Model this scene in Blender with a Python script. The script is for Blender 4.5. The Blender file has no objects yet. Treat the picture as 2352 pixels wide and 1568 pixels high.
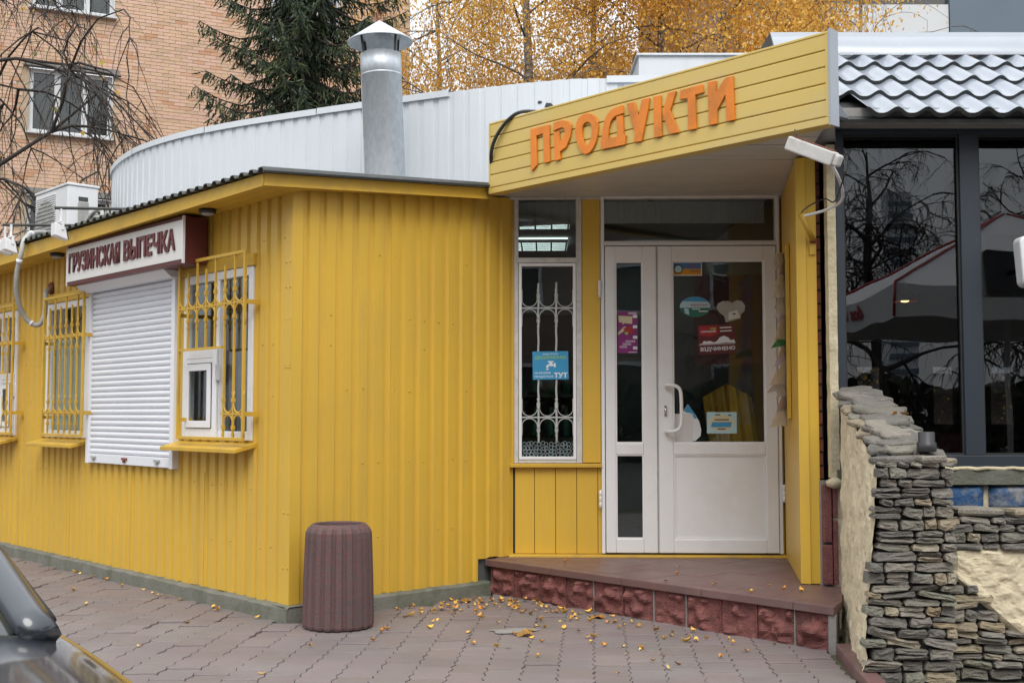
import bpy, bmesh, math, random
from mathutils import Matrix, Vector, noise as mnoise

R = math.radians
PI = math.pi
rnd = random.Random(7)
scene = bpy.context.scene
col = scene.collection

# ------------------------------------------------------------------ camera
PITCH = math.atan(166.0 / 2700.0)
cam_d = bpy.data.cameras.new('camera')
cam_d.sensor_width = 36.0
cam_d.lens = 36.0 * 2700.0 / 2352.0
cam_d.clip_start = 0.05
cam_d.clip_end = 3000
cam = bpy.data.objects.new('camera', cam_d)
cam.location = (0, 0, 1.2)
cam.rotation_euler = (PI / 2 + PITCH, 0, 0)
col.objects.link(cam)
scene.camera = cam

# ------------------------------------------------------------------ sky, sun, exposure
SUN_EL, SUN_AZ = R(52), R(175)          # azimuth clockwise from +Y
world = bpy.data.worlds.new('World')
scene.world = world
world.use_nodes = True
wn = world.node_tree
wn.nodes.clear()
def wnode(t, **kw):
    n = wn.nodes.new(t)
    for k, v in kw.items():
        setattr(n, k, v)
    return n
w_out = wnode('ShaderNodeOutputWorld')
w_bg = wnode('ShaderNodeBackground')
w_sky = wnode('ShaderNodeTexSky', sky_type='NISHITA', sun_disc=False)
w_sky.sun_elevation = SUN_EL
w_sky.sun_rotation = SUN_AZ
w_sky.air_density = 1.5
w_sky.dust_density = 4.0
w_sc = wnode('ShaderNodeVectorMath', operation='SCALE')
w_sc.inputs['Scale'].default_value = 0.09
w_tc = wnode('ShaderNodeTexCoord')
w_sep = wnode('ShaderNodeSeparateXYZ')
w_mr = wnode('ShaderNodeMapRange')
w_mr.inputs['From Min'].default_value = 0.0
w_mr.inputs['From Max'].default_value = 1.0
w_mr.inputs['To Min'].default_value = 0.50
w_mr.inputs['To Max'].default_value = 1.40
w_noise = wnode('ShaderNodeTexNoise')
w_noise.inputs['Scale'].default_value = 2.2
w_noise.inputs['Detail'].default_value = 5
w_nr = wnode('ShaderNodeMapRange')
w_nr.inputs['To Min'].default_value = 0.86
w_nr.inputs['To Max'].default_value = 1.14
w_mul = wnode('ShaderNodeMath', operation='MULTIPLY')
w_col = wnode('ShaderNodeVectorMath', operation='SCALE')
w_col.inputs[0].default_value = (0.93, 0.965, 1.0)
w_mix = wnode('ShaderNodeMix', data_type='RGBA')
w_mix.inputs['Factor'].default_value = 0.88
L = wn.links.new
L(w_sky.outputs[0], w_sc.inputs[0])
L(w_tc.outputs['Generated'], w_sep.inputs[0])
L(w_sep.outputs['Z'], w_mr.inputs['Value'])
L(w_tc.outputs['Generated'], w_noise.inputs['Vector'])
L(w_noise.outputs[0], w_nr.inputs['Value'])
L(w_mr.outputs[0], w_mul.inputs[0])
L(w_nr.outputs[0], w_mul.inputs[1])
L(w_mul.outputs[0], w_col.inputs['Scale'])
L(w_sc.outputs[0], w_mix.inputs['A'])
L(w_col.outputs[0], w_mix.inputs['B'])
L(w_mix.outputs['Result'], w_bg.inputs['Color'])
w_bg.inputs['Strength'].default_value = 1.0
L(w_bg.outputs[0], w_out.inputs[0])

sun_d = bpy.data.lights.new('sun', 'SUN')
sun_d.energy = 1.1
sun_d.angle = R(35)
sun_d.color = (1.0, 0.96, 0.90)
sun = bpy.data.objects.new('sun', sun_d)
sd = Vector((math.sin(SUN_AZ) * math.cos(SUN_EL), math.cos(SUN_AZ) * math.cos(SUN_EL), math.sin(SUN_EL)))
sun.rotation_euler = sd.to_track_quat('Z', 'Y').to_euler()
sun.location = (0, -5, 20)
col.objects.link(sun)

scene.view_settings.view_transform = 'Standard'
scene.view_settings.look = 'None'
scene.view_settings.gamma = 1.0
scene.view_settings.use_curve_mapping = False
scene.view_settings.exposure = 0.78
scene.render.resolution_x = 1024
scene.render.resolution_y = 682

# ------------------------------------------------------------------ materials
MATS = {}
def pmat(name, c1, c2=None, scale=3.0, rough=0.6, metal=0.0, bump=0.0, bscale=40.0, stretch=(1, 1, 1),
         grime=None, gscale=1.5, gamt=0.5, gstretch=(1, 1, 1), spec=0.5, tint=False, coat=0.0, rvar=0.1, chips=None):
    """principled material with world-space noise between c1 and c2, optional grime patches and bump"""
    m = bpy.data.materials.new(name)
    m.use_nodes = True
    nt = m.node_tree
    b = nt.nodes['Principled BSDF']
    ln = nt.links.new
    N = nt.nodes.new
    geo = N('ShaderNodeNewGeometry')
    def mapping(st):
        mp = N('ShaderNodeMapping')
        mp.inputs['Scale'].default_value = st
        ln(geo.outputs['Position'], mp.inputs['Vector'])
        return mp.outputs[0]
    c2 = c2 or tuple(x * 0.85 for x in c1)
    nz = N('ShaderNodeTexNoise')
    nz.inputs['Scale'].default_value = scale
    nz.inputs['Detail'].default_value = 6
    nz.inputs['Roughness'].default_value = 0.6
    ln(mapping(stretch), nz.inputs['Vector'])
    cr = N('ShaderNodeMapRange')
    cr.inputs['From Min'].default_value = 0.3
    cr.inputs['From Max'].default_value = 0.7
    ln(nz.outputs[0], cr.inputs['Value'])
    mx = N('ShaderNodeMix'); mx.data_type = 'RGBA'
    mx.inputs['A'].default_value = (*c1, 1)
    mx.inputs['B'].default_value = (*c2, 1)
    ln(cr.outputs[0], mx.inputs['Factor'])
    out = mx.outputs['Result']
    if grime:
        g = N('ShaderNodeTexNoise')
        g.inputs['Scale'].default_value = gscale
        g.inputs['Detail'].default_value = 9
        g.inputs['Roughness'].default_value = 0.7
        ln(mapping(gstretch), g.inputs['Vector'])
        gr = N('ShaderNodeMapRange')
        gr.inputs['From Min'].default_value = 0.5
        gr.inputs['From Max'].default_value = 0.75
        gr.inputs['To Max'].default_value = gamt
        ln(g.outputs[0], gr.inputs['Value'])
        m2 = N('ShaderNodeMix'); m2.data_type = 'RGBA'
        ln(gr.outputs[0], m2.inputs['Factor'])
        ln(out, m2.inputs['A'])
        m2.inputs['B'].default_value = (*grime, 1)
        out = m2.outputs['Result']
    if chips:
        g = N('ShaderNodeTexNoise')
        g.inputs['Scale'].default_value = 11.0
        g.inputs['Detail'].default_value = 12
        g.inputs['Roughness'].default_value = 0.75
        ln(geo.outputs['Position'], g.inputs['Vector'])
        gr = N('ShaderNodeMapRange')
        gr.inputs['From Min'].default_value = 0.70
        gr.inputs['From Max'].default_value = 0.74
        gr.inputs['To Max'].default_value = 0.8
        ln(g.outputs[0], gr.inputs['Value'])
        m4 = N('ShaderNodeMix'); m4.data_type = 'RGBA'
        ln(gr.outputs[0], m4.inputs['Factor'])
        ln(out, m4.inputs['A'])
        m4.inputs['B'].default_value = (*chips, 1)
        out = m4.outputs['Result']
    if tint:
        at = N('ShaderNodeAttribute')
        at.attribute_name = 'tint'
        m3 = N('ShaderNodeMix'); m3.data_type = 'RGBA'; m3.blend_type = 'MULTIPLY'
        m3.inputs['Factor'].default_value = 1.0
        ln(out, m3.inputs['A'])
        ln(at.outputs['Color'], m3.inputs['B'])
        out = m3.outputs['Result']
    ln(out, b.inputs['Base Color'])
    b.inputs['Roughness'].default_value = rough
    if rvar:
        rr = N('ShaderNodeMapRange')
        rr.inputs['To Min'].default_value = max(0.02, rough - rvar)
        rr.inputs['To Max'].default_value = min(1.0, rough + rvar)
        ln(nz.outputs[0], rr.inputs['Value'])
        ln(rr.outputs[0], b.inputs['Roughness'])
    b.inputs['Metallic'].default_value = metal
    b.inputs['Specular IOR Level'].default_value = spec
    if coat:
        b.inputs['Coat Weight'].default_value = coat
        b.inputs['Coat Roughness'].default_value = 0.06
    if bump:
        bn = N('ShaderNodeTexNoise')
        bn.inputs['Scale'].default_value = bscale
        bn.inputs['Detail'].default_value = 6
        ln(geo.outputs['Position'], bn.inputs['Vector'])
        bp = N('ShaderNodeBump')
        bp.inputs['Strength'].default_value = min(1.0, bump)
        bp.inputs['Distance'].default_value = 0.01
        ln(bn.outputs[0], bp.inputs['Height'])
        ln(bp.outputs[0], b.inputs['Normal'])
    MATS[name] = m
    return m

def glassmat(name, tint=(0.75, 0.8, 0.8), ior=1.7, rough=0.0):
    m = bpy.data.materials.new(name)
    m.use_nodes = True
    nt = m.node_tree
    nt.nodes.clear()
    o = nt.nodes.new('ShaderNodeOutputMaterial')
    t = nt.nodes.new('ShaderNodeBsdfTransparent')
    t.inputs[0].default_value = (*tint, 1)
    g = nt.nodes.new('ShaderNodeBsdfGlossy')
    g.inputs['Color'].default_value = (0.95, 0.97, 1, 1)
    g.inputs['Roughness'].default_value = rough
    # gentle waviness of sheet glass
    geo = nt.nodes.new('ShaderNodeNewGeometry')
    nz = nt.nodes.new('ShaderNodeTexNoise')
    nz.inputs['Scale'].default_value = 2.5
    nz.inputs['Detail'].default_value = 1
    bp = nt.nodes.new('ShaderNodeBump')
    bp.inputs['Strength'].default_value = 0.05
    bp.inputs['Distance'].default_value = 0.02
    nt.links.new(geo.outputs['Position'], nz.inputs['Vector'])
    nt.links.new(nz.outputs[0], bp.inputs['Height'])
    nt.links.new(bp.outputs[0], g.inputs['Normal'])
    f = nt.nodes.new('ShaderNodeFresnel')
    io = nt.nodes.new('ShaderNodeMix'); io.data_type = 'FLOAT'
    io.inputs['A'].default_value = ior
    io.inputs['B'].default_value = 1.0 / ior
    nt.links.new(geo.outputs['Backfacing'], io.inputs['Factor'])
    nt.links.new(io.outputs['Result'], f.inputs['IOR'])
    mx = nt.nodes.new('ShaderNodeMixShader')
    nt.links.new(f.outputs[0], mx.inputs[0])
    nt.links.new(t.outputs[0], mx.inputs[1])
    nt.links.new(g.outputs[0], mx.inputs[2])
    nt.links.new(mx.outputs[0], o.inputs[0])
    MATS[name] = m
    return m

def emat(name, c, s):
    m = bpy.data.materials.new(name)
    m.use_nodes = True
    b = m.node_tree.nodes['Principled BSDF']
    b.inputs['Base Color'].default_value = (*c, 1)
    b.inputs['Emission Color'].default_value = (*c, 1)
    b.inputs['Emission Strength'].default_value = s
    MATS[name] = m
    return m

YEL = (0.68, 0.43, 0.050)
M_yel = pmat('yellow_paint', YEL, (0.60, 0.375, 0.052), scale=0.9, rough=0.42, grime=(0.42, 0.29, 0.10), gscale=2.6, gamt=0.42,
             gstretch=(4, 4, 0.35), bump=0.35, bscale=2.6, chips=(0.30, 0.24, 0.15))
M_yel2 = pmat('yellow_trim_paint', (0.63, 0.39, 0.038), (0.55, 0.34, 0.042), scale=3, rough=0.5, grime=(0.28, 0.2, 0.08), gscale=5, gamt=0.5, bump=0.05)
M_cream = pmat('pale_yellow_board', (0.65, 0.475, 0.135), (0.60, 0.44, 0.12), scale=1.5, rough=0.4, grime=(0.52, 0.44, 0.22), gscale=1.3, gamt=0.6, gstretch=(1, 1, 3))
M_pvc = pmat('white_plastic', (0.79, 0.80, 0.82), (0.75, 0.76, 0.78), scale=2.5, rough=0.35, grime=(0.52, 0.49, 0.45), gscale=3.2, gamt=0.28)
M_shut = pmat('shutter_white', (0.78, 0.80, 0.84), (0.74, 0.76, 0.80), scale=2, rough=0.35)
M_offw = pmat('old_white_paint', (0.62, 0.61, 0.58), (0.50, 0.49, 0.47), scale=9, rough=0.6, grime=(0.30, 0.28, 0.25), gscale=14, gamt=0.7, bump=0.2)
M_soff = pmat('soffit_white', (0.56, 0.55, 0.53), (0.50, 0.49, 0.46), scale=2, rough=0.4, grime=(0.40, 0.36, 0.31), gscale=3, gamt=0.35)
M_glass = glassmat('window_glass', (0.88, 0.91, 0.90), 1.58)
M_glassd = glassmat('tinted_glass', (0.58, 0.59, 0.60), 1.68)
M_white_sheet = pmat('white_profiled_sheet', (0.70, 0.74, 0.78), (0.66, 0.70, 0.74), scale=1.2, rough=0.4, grime=(0.5, 0.5, 0.48), gscale=3, gamt=0.25, gstretch=(4, 4, 0.6))
M_zinc = pmat('galvanised_steel', (0.66, 0.70, 0.74), (0.50, 0.54, 0.58), scale=30, rough=0.52, metal=0.6, stretch=(1, 1, 0.5), bump=0.03, bscale=60)
M_dark = pmat('dark_sheet', (0.035, 0.042, 0.042), (0.05, 0.055, 0.05), scale=6, rough=0.5, grime=(0.12, 0.12, 0.11), gscale=9, gamt=0.5)
M_conc = pmat('plinth_concrete', (0.20, 0.195, 0.17), (0.13, 0.135, 0.10), scale=7, rough=0.9, grime=(0.07, 0.085, 0.045), gscale=4, gamt=0.8, bump=0.5, bscale=60)
M_maroon = pmat('maroon_print', (0.12, 0.02, 0.025), (0.10, 0.02, 0.022), rough=0.4)
M_signw = pmat('sign_white', (0.70, 0.69, 0.66), (0.68, 0.67, 0.65), rough=0.35)
M_orange = pmat('orange_acrylic', (0.82, 0.235, 0.008), (0.66, 0.19, 0.010), scale=5, rough=0.35, grime=(0.36, 0.14, 0.025), gscale=5, gamt=0.7)
M_black = pmat('black_plastic', (0.018, 0.019, 0.021), (0.03, 0.03, 0.032), scale=20, rough=0.45)
M_anth = pmat('anthracite_frame', (0.030, 0.040, 0.055), (0.026, 0.034, 0.046), scale=3, rough=0.4)
M_grey = pmat('grey_plastic', (0.42, 0.42, 0.40), (0.33, 0.33, 0.31), scale=12, rough=0.6, grime=(0.2, 0.19, 0.16), gscale=15, gamt=0.5)
M_redst = pmat('red_rough_stone', (0.27, 0.105, 0.095), (0.16, 0.066, 0.062), scale=26, rough=0.95, grime=(0.08, 0.05, 0.044), gscale=11, gamt=0.9, bump=1.0, bscale=120, spec=0.2)
M_redtile = pmat('red_floor_tile', (0.165, 0.085, 0.08), (0.13, 0.08, 0.076), scale=5, rough=0.45, grime=(0.19, 0.15, 0.14), gscale=4, gamt=0.8, bump=0.15, bscale=50)
M_bin = pmat('bin_concrete', (0.150, 0.062, 0.060), (0.090, 0.078, 0.075), scale=34, rough=0.85, grime=(0.065, 0.06, 0.055), gscale=4, gamt=0.85, bump=0.5, bscale=110)
M_pave = pmat('paver_concrete', (0.218, 0.178, 0.175), (0.172, 0.148, 0.146), scale=1.6, rough=0.65, grime=(0.245, 0.222, 0.215), gscale=1.0, gamt=0.9, chips=(0.12, 0.105, 0.10), bump=0.25, bscale=90, tint=True)
M_joint = pmat('joint_soil', (0.075, 0.065, 0.05), (0.06, 0.08, 0.03), scale=3.5, rough=0.95, bump=0.6)
M_asph = pmat('asphalt', (0.06, 0.06, 0.062), (0.05, 0.05, 0.05), scale=3, rough=0.85, bump=0.3, bscale=150)
M_stone = pmat('slate_stone', (0.225, 0.21, 0.188), (0.145, 0.14, 0.13), scale=16, rough=0.9, grime=(0.24, 0.21, 0.16), gscale=9, gamt=0.6, bump=1.0, bscale=85, tint=True)
M_plast = pmat('rough_cream_plaster', (0.66, 0.58, 0.41), (0.58, 0.50, 0.35), scale=9, rough=0.9, grime=(0.30, 0.26, 0.19), gscale=11, gamt=0.5, bump=0.8, bscale=32)
M_foam = pmat('foam_strip', (0.60, 0.53, 0.36), (0.44, 0.38, 0.25), scale=22, rough=0.85, bump=0.6, bscale=60)
M_blue = pmat('blue_painted_block', (0.018, 0.08, 0.20), (0.015, 0.06, 0.15), scale=10, rough=0.7, grime=(0.50, 0.44, 0.32), gscale=5, gamt=0.8, bump=0.7, bscale=40)
M_brick = pmat('facade_brick', (0.66, 0.475, 0.36), (0.59, 0.42, 0.31), scale=2.0, rough=0.9, tint=True, bump=0.4, bscale=50)
M_mort = pmat('facade_mortar', (0.50, 0.39, 0.28), (0.40, 0.31, 0.22), scale=6, rough=0.95)
M_redbrick = pmat('red_clay_brick', (0.24, 0.075, 0.045), (0.18, 0.06, 0.04), scale=20, rough=0.9, bump=0.5)
M_tile = pmat('grey_metal_tile', (0.27, 0.30, 0.35), (0.25, 0.28, 0.33), scale=5, rough=0.30, metal=0.0, coat=0.3, spec=0.6)
M_flash = pmat('grey_flashing', (0.36, 0.39, 0.43), (0.32, 0.35, 0.39), scale=2.5, rough=0.3, metal=0.25, bump=0.1, bscale=4)
M_bark = pmat('dark_bark', (0.035, 0.028, 0.024), (0.055, 0.045, 0.04), scale=14, rough=0.95)
M_twig = pmat('grey_brown_twig', (0.10, 0.085, 0.075), (0.14, 0.12, 0.11), scale=9, rough=0.9)
M_birch = pmat('birch_bark', (0.36, 0.35, 0.33), (0.045, 0.04, 0.036), scale=3.0, rough=0.8, stretch=(2, 2, 6))
M_birchleaf = pmat('birch_leaf', (0.86, 0.56, 0.13), (0.74, 0.45, 0.09), scale=3, rough=0.6, tint=True)
def leafy(m, amt):
    nt = m.node_tree; b = nt.nodes['Principled BSDF']; o = nt.nodes['Material Output']
    tr = nt.nodes.new('ShaderNodeBsdfTranslucent'); mx = nt.nodes.new('ShaderNodeMixShader')
    mx.inputs[0].default_value = amt
    nt.links.new(b.inputs['Base Color'].links[0].from_socket, tr.inputs['Color'])
    nt.links.new(b.outputs[0], mx.inputs[1]); nt.links.new(tr.outputs[0], mx.inputs[2])
    nt.links.new(mx.outputs[0], o.inputs['Surface'])
leafy(M_birchleaf, 0.45)
M_needle = pmat('spruce_needle', (0.030, 0.052, 0.030), (0.045, 0.062, 0.028), scale=2.0, rough=0.8, tint=True)
M_leaf = pmat('fallen_leaf', (0.74, 0.44, 0.075), (0.58, 0.30, 0.05), scale=18, rough=0.6, tint=True)
M_brown = pmat('brown_render', (0.24, 0.175, 0.145), (0.20, 0.15, 0.125), scale=1, rough=0.9)
M_panelw = pmat('white_balcony_panel', (0.62, 0.64, 0.66), (0.58, 0.6, 0.62), scale=1, rough=0.6)
M_panelb = pmat('slate_blue_panel', (0.125, 0.17, 0.215), (0.115, 0.155, 0.195), scale=1, rough=0.6)
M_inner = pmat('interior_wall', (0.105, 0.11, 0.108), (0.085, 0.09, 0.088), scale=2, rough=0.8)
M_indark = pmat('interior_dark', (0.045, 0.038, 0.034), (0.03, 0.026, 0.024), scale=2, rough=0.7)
M_sofa = pmat('red_upholstery', (0.10, 0.010, 0.014), (0.08, 0.008, 0.012), rough=0.6)
M_paper = pmat('white_paper', (0.66, 0.65, 0.66), (0.60, 0.60, 0.60), scale=15, rough=0.7)
M_paper2 = pmat('lilac_paper', (0.55, 0.42, 0.62), (0.60, 0.55, 0.62), scale=25, rough=0.7)
M_paper3 = pmat('green_paper', (0.06, 0.33, 0.15), (0.1, 0.36, 0.18), scale=25, rough=0.7)
M_purple = pmat('purple_poster', (0.27, 0.030, 0.20), (0.16, 0.025, 0.13), scale=3, rough=0.35)
M_sky = pmat('sky_blue_print', (0.045, 0.29, 0.53), (0.045, 0.27, 0.50), rough=0.35)
M_lime = pmat('lime_print', (0.30, 0.50, 0.10), (0.22, 0.46, 0.14), rough=0.4)
M_print = pmat('pale_print', (0.70, 0.74, 0.80), (0.66, 0.70, 0.76), rough=0.4)
M_red = pmat('red_print', (0.38, 0.025, 0.03), (0.34, 0.025, 0.03), rough=0.4)
M_flagb = pmat('flag_blue', (0.06, 0.20, 0.42), (0.06, 0.19, 0.4), rough=0.4)
M_flago = pmat('flag_orange', (0.65, 0.30, 0.02), (0.6, 0.28, 0.02), rough=0.4)
M_green = pmat('green_print', (0.02, 0.16, 0.11), (0.02, 0.13, 0.10), rough=0.4)
M_cyan = pmat('pale_cyan_print', (0.42, 0.60, 0.66), (0.38, 0.56, 0.62), rough=0.4)
M_beige = pmat('beige_print', (0.62, 0.57, 0.36), (0.56, 0.50, 0.32), rough=0.4)
M_film = pmat('blue_window_film', (0.16, 0.36, 0.42), (0.48, 0.50, 0.44), scale=5, rough=0.5)
M_car = pmat('car_grey_paint', (0.030, 0.036, 0.046), (0.028, 0.033, 0.043), scale=4, rough=0.30, metal=0.3, coat=1.0, rvar=0.02)
M_rubber = pmat('black_rubber', (0.018, 0.018, 0.018), (0.025, 0.025, 0.025), rough=0.75)
M_chrome = pmat('bright_metal', (0.6, 0.6, 0.6), (0.55, 0.55, 0.55), rough=0.2, metal=1.0)
M_canvas = pmat('white_canvas', (0.66, 0.66, 0.66), (0.62, 0.62, 0.62), scale=3, rough=0.85)
M_zincw = pmat('grey_white_paint', (0.46, 0.48, 0.48), (0.40, 0.42, 0.42), scale=9, rough=0.5)
M_moss = pmat('dry_mortar', (0.27, 0.26, 0.245), (0.22, 0.21, 0.20), scale=20, rough=0.95, bump=0.5)
M_lamp = emat('lit_panel', (0.85, 1.0, 0.95), 1.1)
M_bulb = emat('warm_bulb', (1.0, 0.55, 0.2), 6.0)

# ------------------------------------------------------------------ mesh helpers
class MB:
    def __init__(s):
        s.v = []; s.f = []; s.tint = []; s.cur = None; s.sm = []
    def add(s, vs, fs, smooth=False):
        o = len(s.v)
        s.v.extend([tuple(p) for p in vs])
        s.f.extend([tuple(i + o for i in f) for f in fs])
        s.sm.extend([smooth] * len(fs))
        if s.cur is not None:
            s.tint.extend([s.cur] * len(fs))
        return s
    def box(s, x0, x1, y0, y1, z0, z1):
        if x0 > x1: x0, x1 = x1, x0
        if y0 > y1: y0, y1 = y1, y0
        if z0 > z1: z0, z1 = z1, z0
        return s.add([(x0, y0, z0), (x1, y0, z0), (x1, y1, z0), (x0, y1, z0), (x0, y0, z1), (x1, y0, z1), (x1, y1, z1), (x0, y1, z1)],
                     [(3, 2, 1, 0), (4, 5, 6, 7), (0, 1, 5, 4), (1, 2, 6, 5), (2, 3, 7, 6), (3, 0, 4, 7)])
    def hexa(s, p):
        return s.add(p, [(3, 2, 1, 0), (4, 5, 6, 7), (0, 1, 5, 4), (1, 2, 6, 5), (2, 3, 7, 6), (3, 0, 4, 7)])
    def prism_z(s, poly, z0, z1):
        n = len(poly)
        vs = [(x, y, z0) for x, y in poly] + [(x, y, z1) for x, y in poly]
        fs = [tuple(range(n - 1, -1, -1)), tuple(range(n, 2 * n))]
        fs += [(i, (i + 1) % n, n + (i + 1) % n, n + i) for i in range(n)]
        return s.add(vs, fs)
    def prism_y(s, poly, y0, y1):
        """poly in (x,z)"""
        n = len(poly)
        vs = [(x, y0, z) for x, z in poly] + [(x, y1, z) for x, z in poly]
        fs = [tuple(range(n)), tuple(range(2 * n - 1, n - 1, -1))]
        fs += [((i + 1) % n, i, n + i, n + (i + 1) % n) for i in range(n)]
        return s.add(vs, fs)
    def prism_x(s, poly, x0, x1):
        """poly in (y,z)"""
        n = len(poly)
        vs = [(x0, y, z) for y, z in poly] + [(x1, y, z) for y, z in poly]
        fs = [tuple(range(n - 1, -1, -1)), tuple(range(n, 2 * n))]
        fs += [(i, (i + 1) % n, n + (i + 1) % n, n + i) for i in range(n)]
        return s.add(vs, fs)
    def tube(s, pts, r, seg=8, cap=True, smooth=True, flat=1.0):
        pts = [Vector(p) for p in pts]
        rs = r if isinstance(r, (list, tuple)) else [r] * len(pts)
        vs = []; fs = []
        up = None
        for i, p in enumerate(pts):
            t = (pts[min(i + 1, len(pts) - 1)] - pts[max(i - 1, 0)])
            if t.length < 1e-9: t = Vector((0, 0, 1))
            t.normalize()
            if up is None:
                a = Vector((0, 0, 1)) if abs(t.z) < 0.9 else Vector((1, 0, 0))
                up = t.cross(a).normalized()
            else:
                up = (up - t * up.dot(t))
                if up.length < 1e-6: up = t.orthogonal()
                up.normalize()
            w = t.cross(up)
            for k in range(seg):
                an = 2 * PI * k / seg
                vs.append(p + up * (rs[i] * math.cos(an)) + w * (rs[i] * flat * math.sin(an)))
        for i in range(len(pts) - 1):
            for k in range(seg):
                a = i * seg + k; b = i * seg + (k + 1) % seg
                fs.append((a, b, b + seg, a + seg))
        if cap:
            fs.append(tuple(range(seg - 1, -1, -1)))
            fs.append(tuple(range((len(pts) - 1) * seg, len(pts) * seg)))
        return s.add(vs, fs, smooth)
    def lathe(s, prof, seg=32, c=(0, 0, 0), smooth=True, cap=True):
        vs = []; fs = []
        for r, z in prof:
            for k in range(seg):
                an = 2 * PI * k / seg
                vs.append((c[0] + r * math.cos(an), c[1] + r * math.sin(an), c[2] + z))
        n = len(prof)
        for i in range(n - 1):
            for k in range(seg):
                a = i * seg + k; b = i * seg + (k + 1) % seg
                fs.append((a, b, b + seg, a + seg))
        if cap:
            fs.append(tuple(range(seg - 1, -1, -1)))
            fs.append(tuple(range((n - 1) * seg, n * seg)))
        return s.add(vs, fs, smooth)
    def mesh(s, name):
        me = bpy.data.meshes.new(name)
        me.from_pydata(s.v, [], s.f)
        if any(s.sm):
            me.polygons.foreach_set('use_smooth', s.sm)
        if s.tint:
            a = me.attributes.new('tint', 'FLOAT_COLOR', 'FACE')
            flat = []
            for t in s.tint:
                flat.extend((t[0], t[1], t[2], 1.0))
            a.data.foreach_set('color', flat)
        me.validate()
        me.update()
        return me
    def build(s, name, mat, parent=None, mw=None, bevel=0.0, kind=None):
        return obj(name, s.mesh(name), mat, parent, mw, bevel, kind)

def obj(name, me, mat, parent=None, mw=None, bevel=0.0, kind=None):
    o = bpy.data.objects.new(name, me)
    if mat is not None and not me.materials:
        me.materials.append(mat)
    col.objects.link(o)
    if parent is not None:
        o.parent = parent
    if mw is not None:
        if parent is None:
            o.matrix_world = mw
        else:
            o.matrix_local = mw
    if bevel:
        b = o.modifiers.new('bevel', 'BEVEL')
        b.width = bevel; b.segments = 2; b.limit_method = 'ANGLE'; b.angle_limit = R(40)
        b.harden_normals = False
    if kind: o['kind'] = kind
    return o
def tag(o, label, cat, group=None):
    o['label'] = label; o['category'] = cat
    if group: o['group'] = group
    return o
def thing(name, label, cat, mw=None, group=None):
    o = bpy.data.objects.new(name, None)
    o.empty_display_size = 0.1
    col.objects.link(o)
    if mw is not None: o.matrix_world = mw
    return tag(o, label, cat, group)
def T(x, y, z): return Matrix.Translation((x, y, z))
def RZ(a): return Matrix.Rotation(a, 4, 'Z')
def RX(a): return Matrix.Rotation(a, 4, 'X')
def RY(a): return Matrix.Rotation(a, 4, 'Y')
def frame(origin, xdir):
    x = Vector((xdir[0], xdir[1], 0)).normalized()
    y = Vector((-x.y, x.x, 0))
    m = Matrix.Identity(4)
    for i in range(3):
        m[i][0] = x[i]; m[i][1] = y[i]; m[i][2] = (0, 0, 1)[i]
    m[0][3], m[1][3], m[2][3] = origin[0], origin[1], 0
    return m
def fit_text(body, x0, x1, z0, z1, y, depth=0.0015, bold=0.0, shear=0.0):
    cu = bpy.data.curves.new('txt', 'FONT')
    cu.body = body
    cu.size = 1.0
    cu.offset = bold
    cu.extrude = 0.5
    cu.shear = shear
    cu.resolution_u = 3
    o = bpy.data.objects.new('txt', cu)
    col.objects.link(o)
    dg = bpy.context.evaluated_depsgraph_get()
    me = bpy.data.meshes.new_from_object(o.evaluated_get(dg))
    bpy.data.objects.remove(o)
    bpy.data.curves.remove(cu)
    xs = [v.co.x for v in me.vertices]; ys = [v.co.y for v in me.vertices]
    if not xs: return me
    ax, bx, ay, by = min(xs), max(xs), min(ys), max(ys)
    for v in me.vertices:
        x, yy, zz = v.co
        v.co = (x0 + (x - ax) / (bx - ax) * (x1 - x0), y - (zz + 0.5) * depth, z0 + (yy - ay) / (by - ay) * (z1 - z0))
    me.materials.clear()
    me.update()
    return me
def ring(mb, x0, x1, z0, z1, w, y0, y1, wb=None, wt=None):
    wb = w if wb is None else wb
    wt = w if wt is None else wt
    mb.box(x0, x0 + w, y0, y1, z0, z1)
    mb.box(x1 - w, x1, y0, y1, z0, z1)
    mb.box(x0 + w, x1 - w, y0, y1, z0, z0 + wb)
    mb.box(x0 + w, x1 - w, y0, y1, z1 - wt, z1)
    return mb

# wall frames: local x to the right as seen from outside, y into the wall, z up
dB = Vector((-math.sin(R(42.7)), math.cos(R(42.7))))
dA = Vector((math.cos(R(42.7)), math.sin(R(42.7))))
CK = Vector((-1.30, 6.92))
FB = frame(CK, -dB)                       # street side of the kiosk (x runs -7 .. 0)
FA = frame(CK, dA)                        # end of the kiosk beside the bin
FD = frame((0.0, 8.14), (1, -0.03))       # recessed shop front
FC = frame((-0.234, 7.886), -dB)          # canopy face
P3 = lambda F, x, y, z: (F @ Vector((x, y, z)))

# ================================================================== the setting: ground and paving
g = MB().add([(-400, -400, -0.035), (400, -400, -0.035), (400, 400, -0.035), (-400, 400, -0.035)], [(0, 1, 2, 3)])
ground = g.build('ground', M_asph, kind='structure')

PAV_A = R(4.0)                     # paving columns lean a little to the right of straight ahead
px = Vector((math.cos(PAV_A), -math.sin(PAV_A)))
py = Vector((math.sin(PAV_A), math.cos(PAV_A)))
PW, PL = 0.168, 0.222
pav = MB().add([(-9, 1.0, -0.013), (4.6, 1.0, -0.013), (4.6, 13.5, -0.013), (-9, 13.5, -0.013)], [(0, 1, 2, 3)])
pavement = pav.build('pavement', M_joint, kind='structure')

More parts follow.
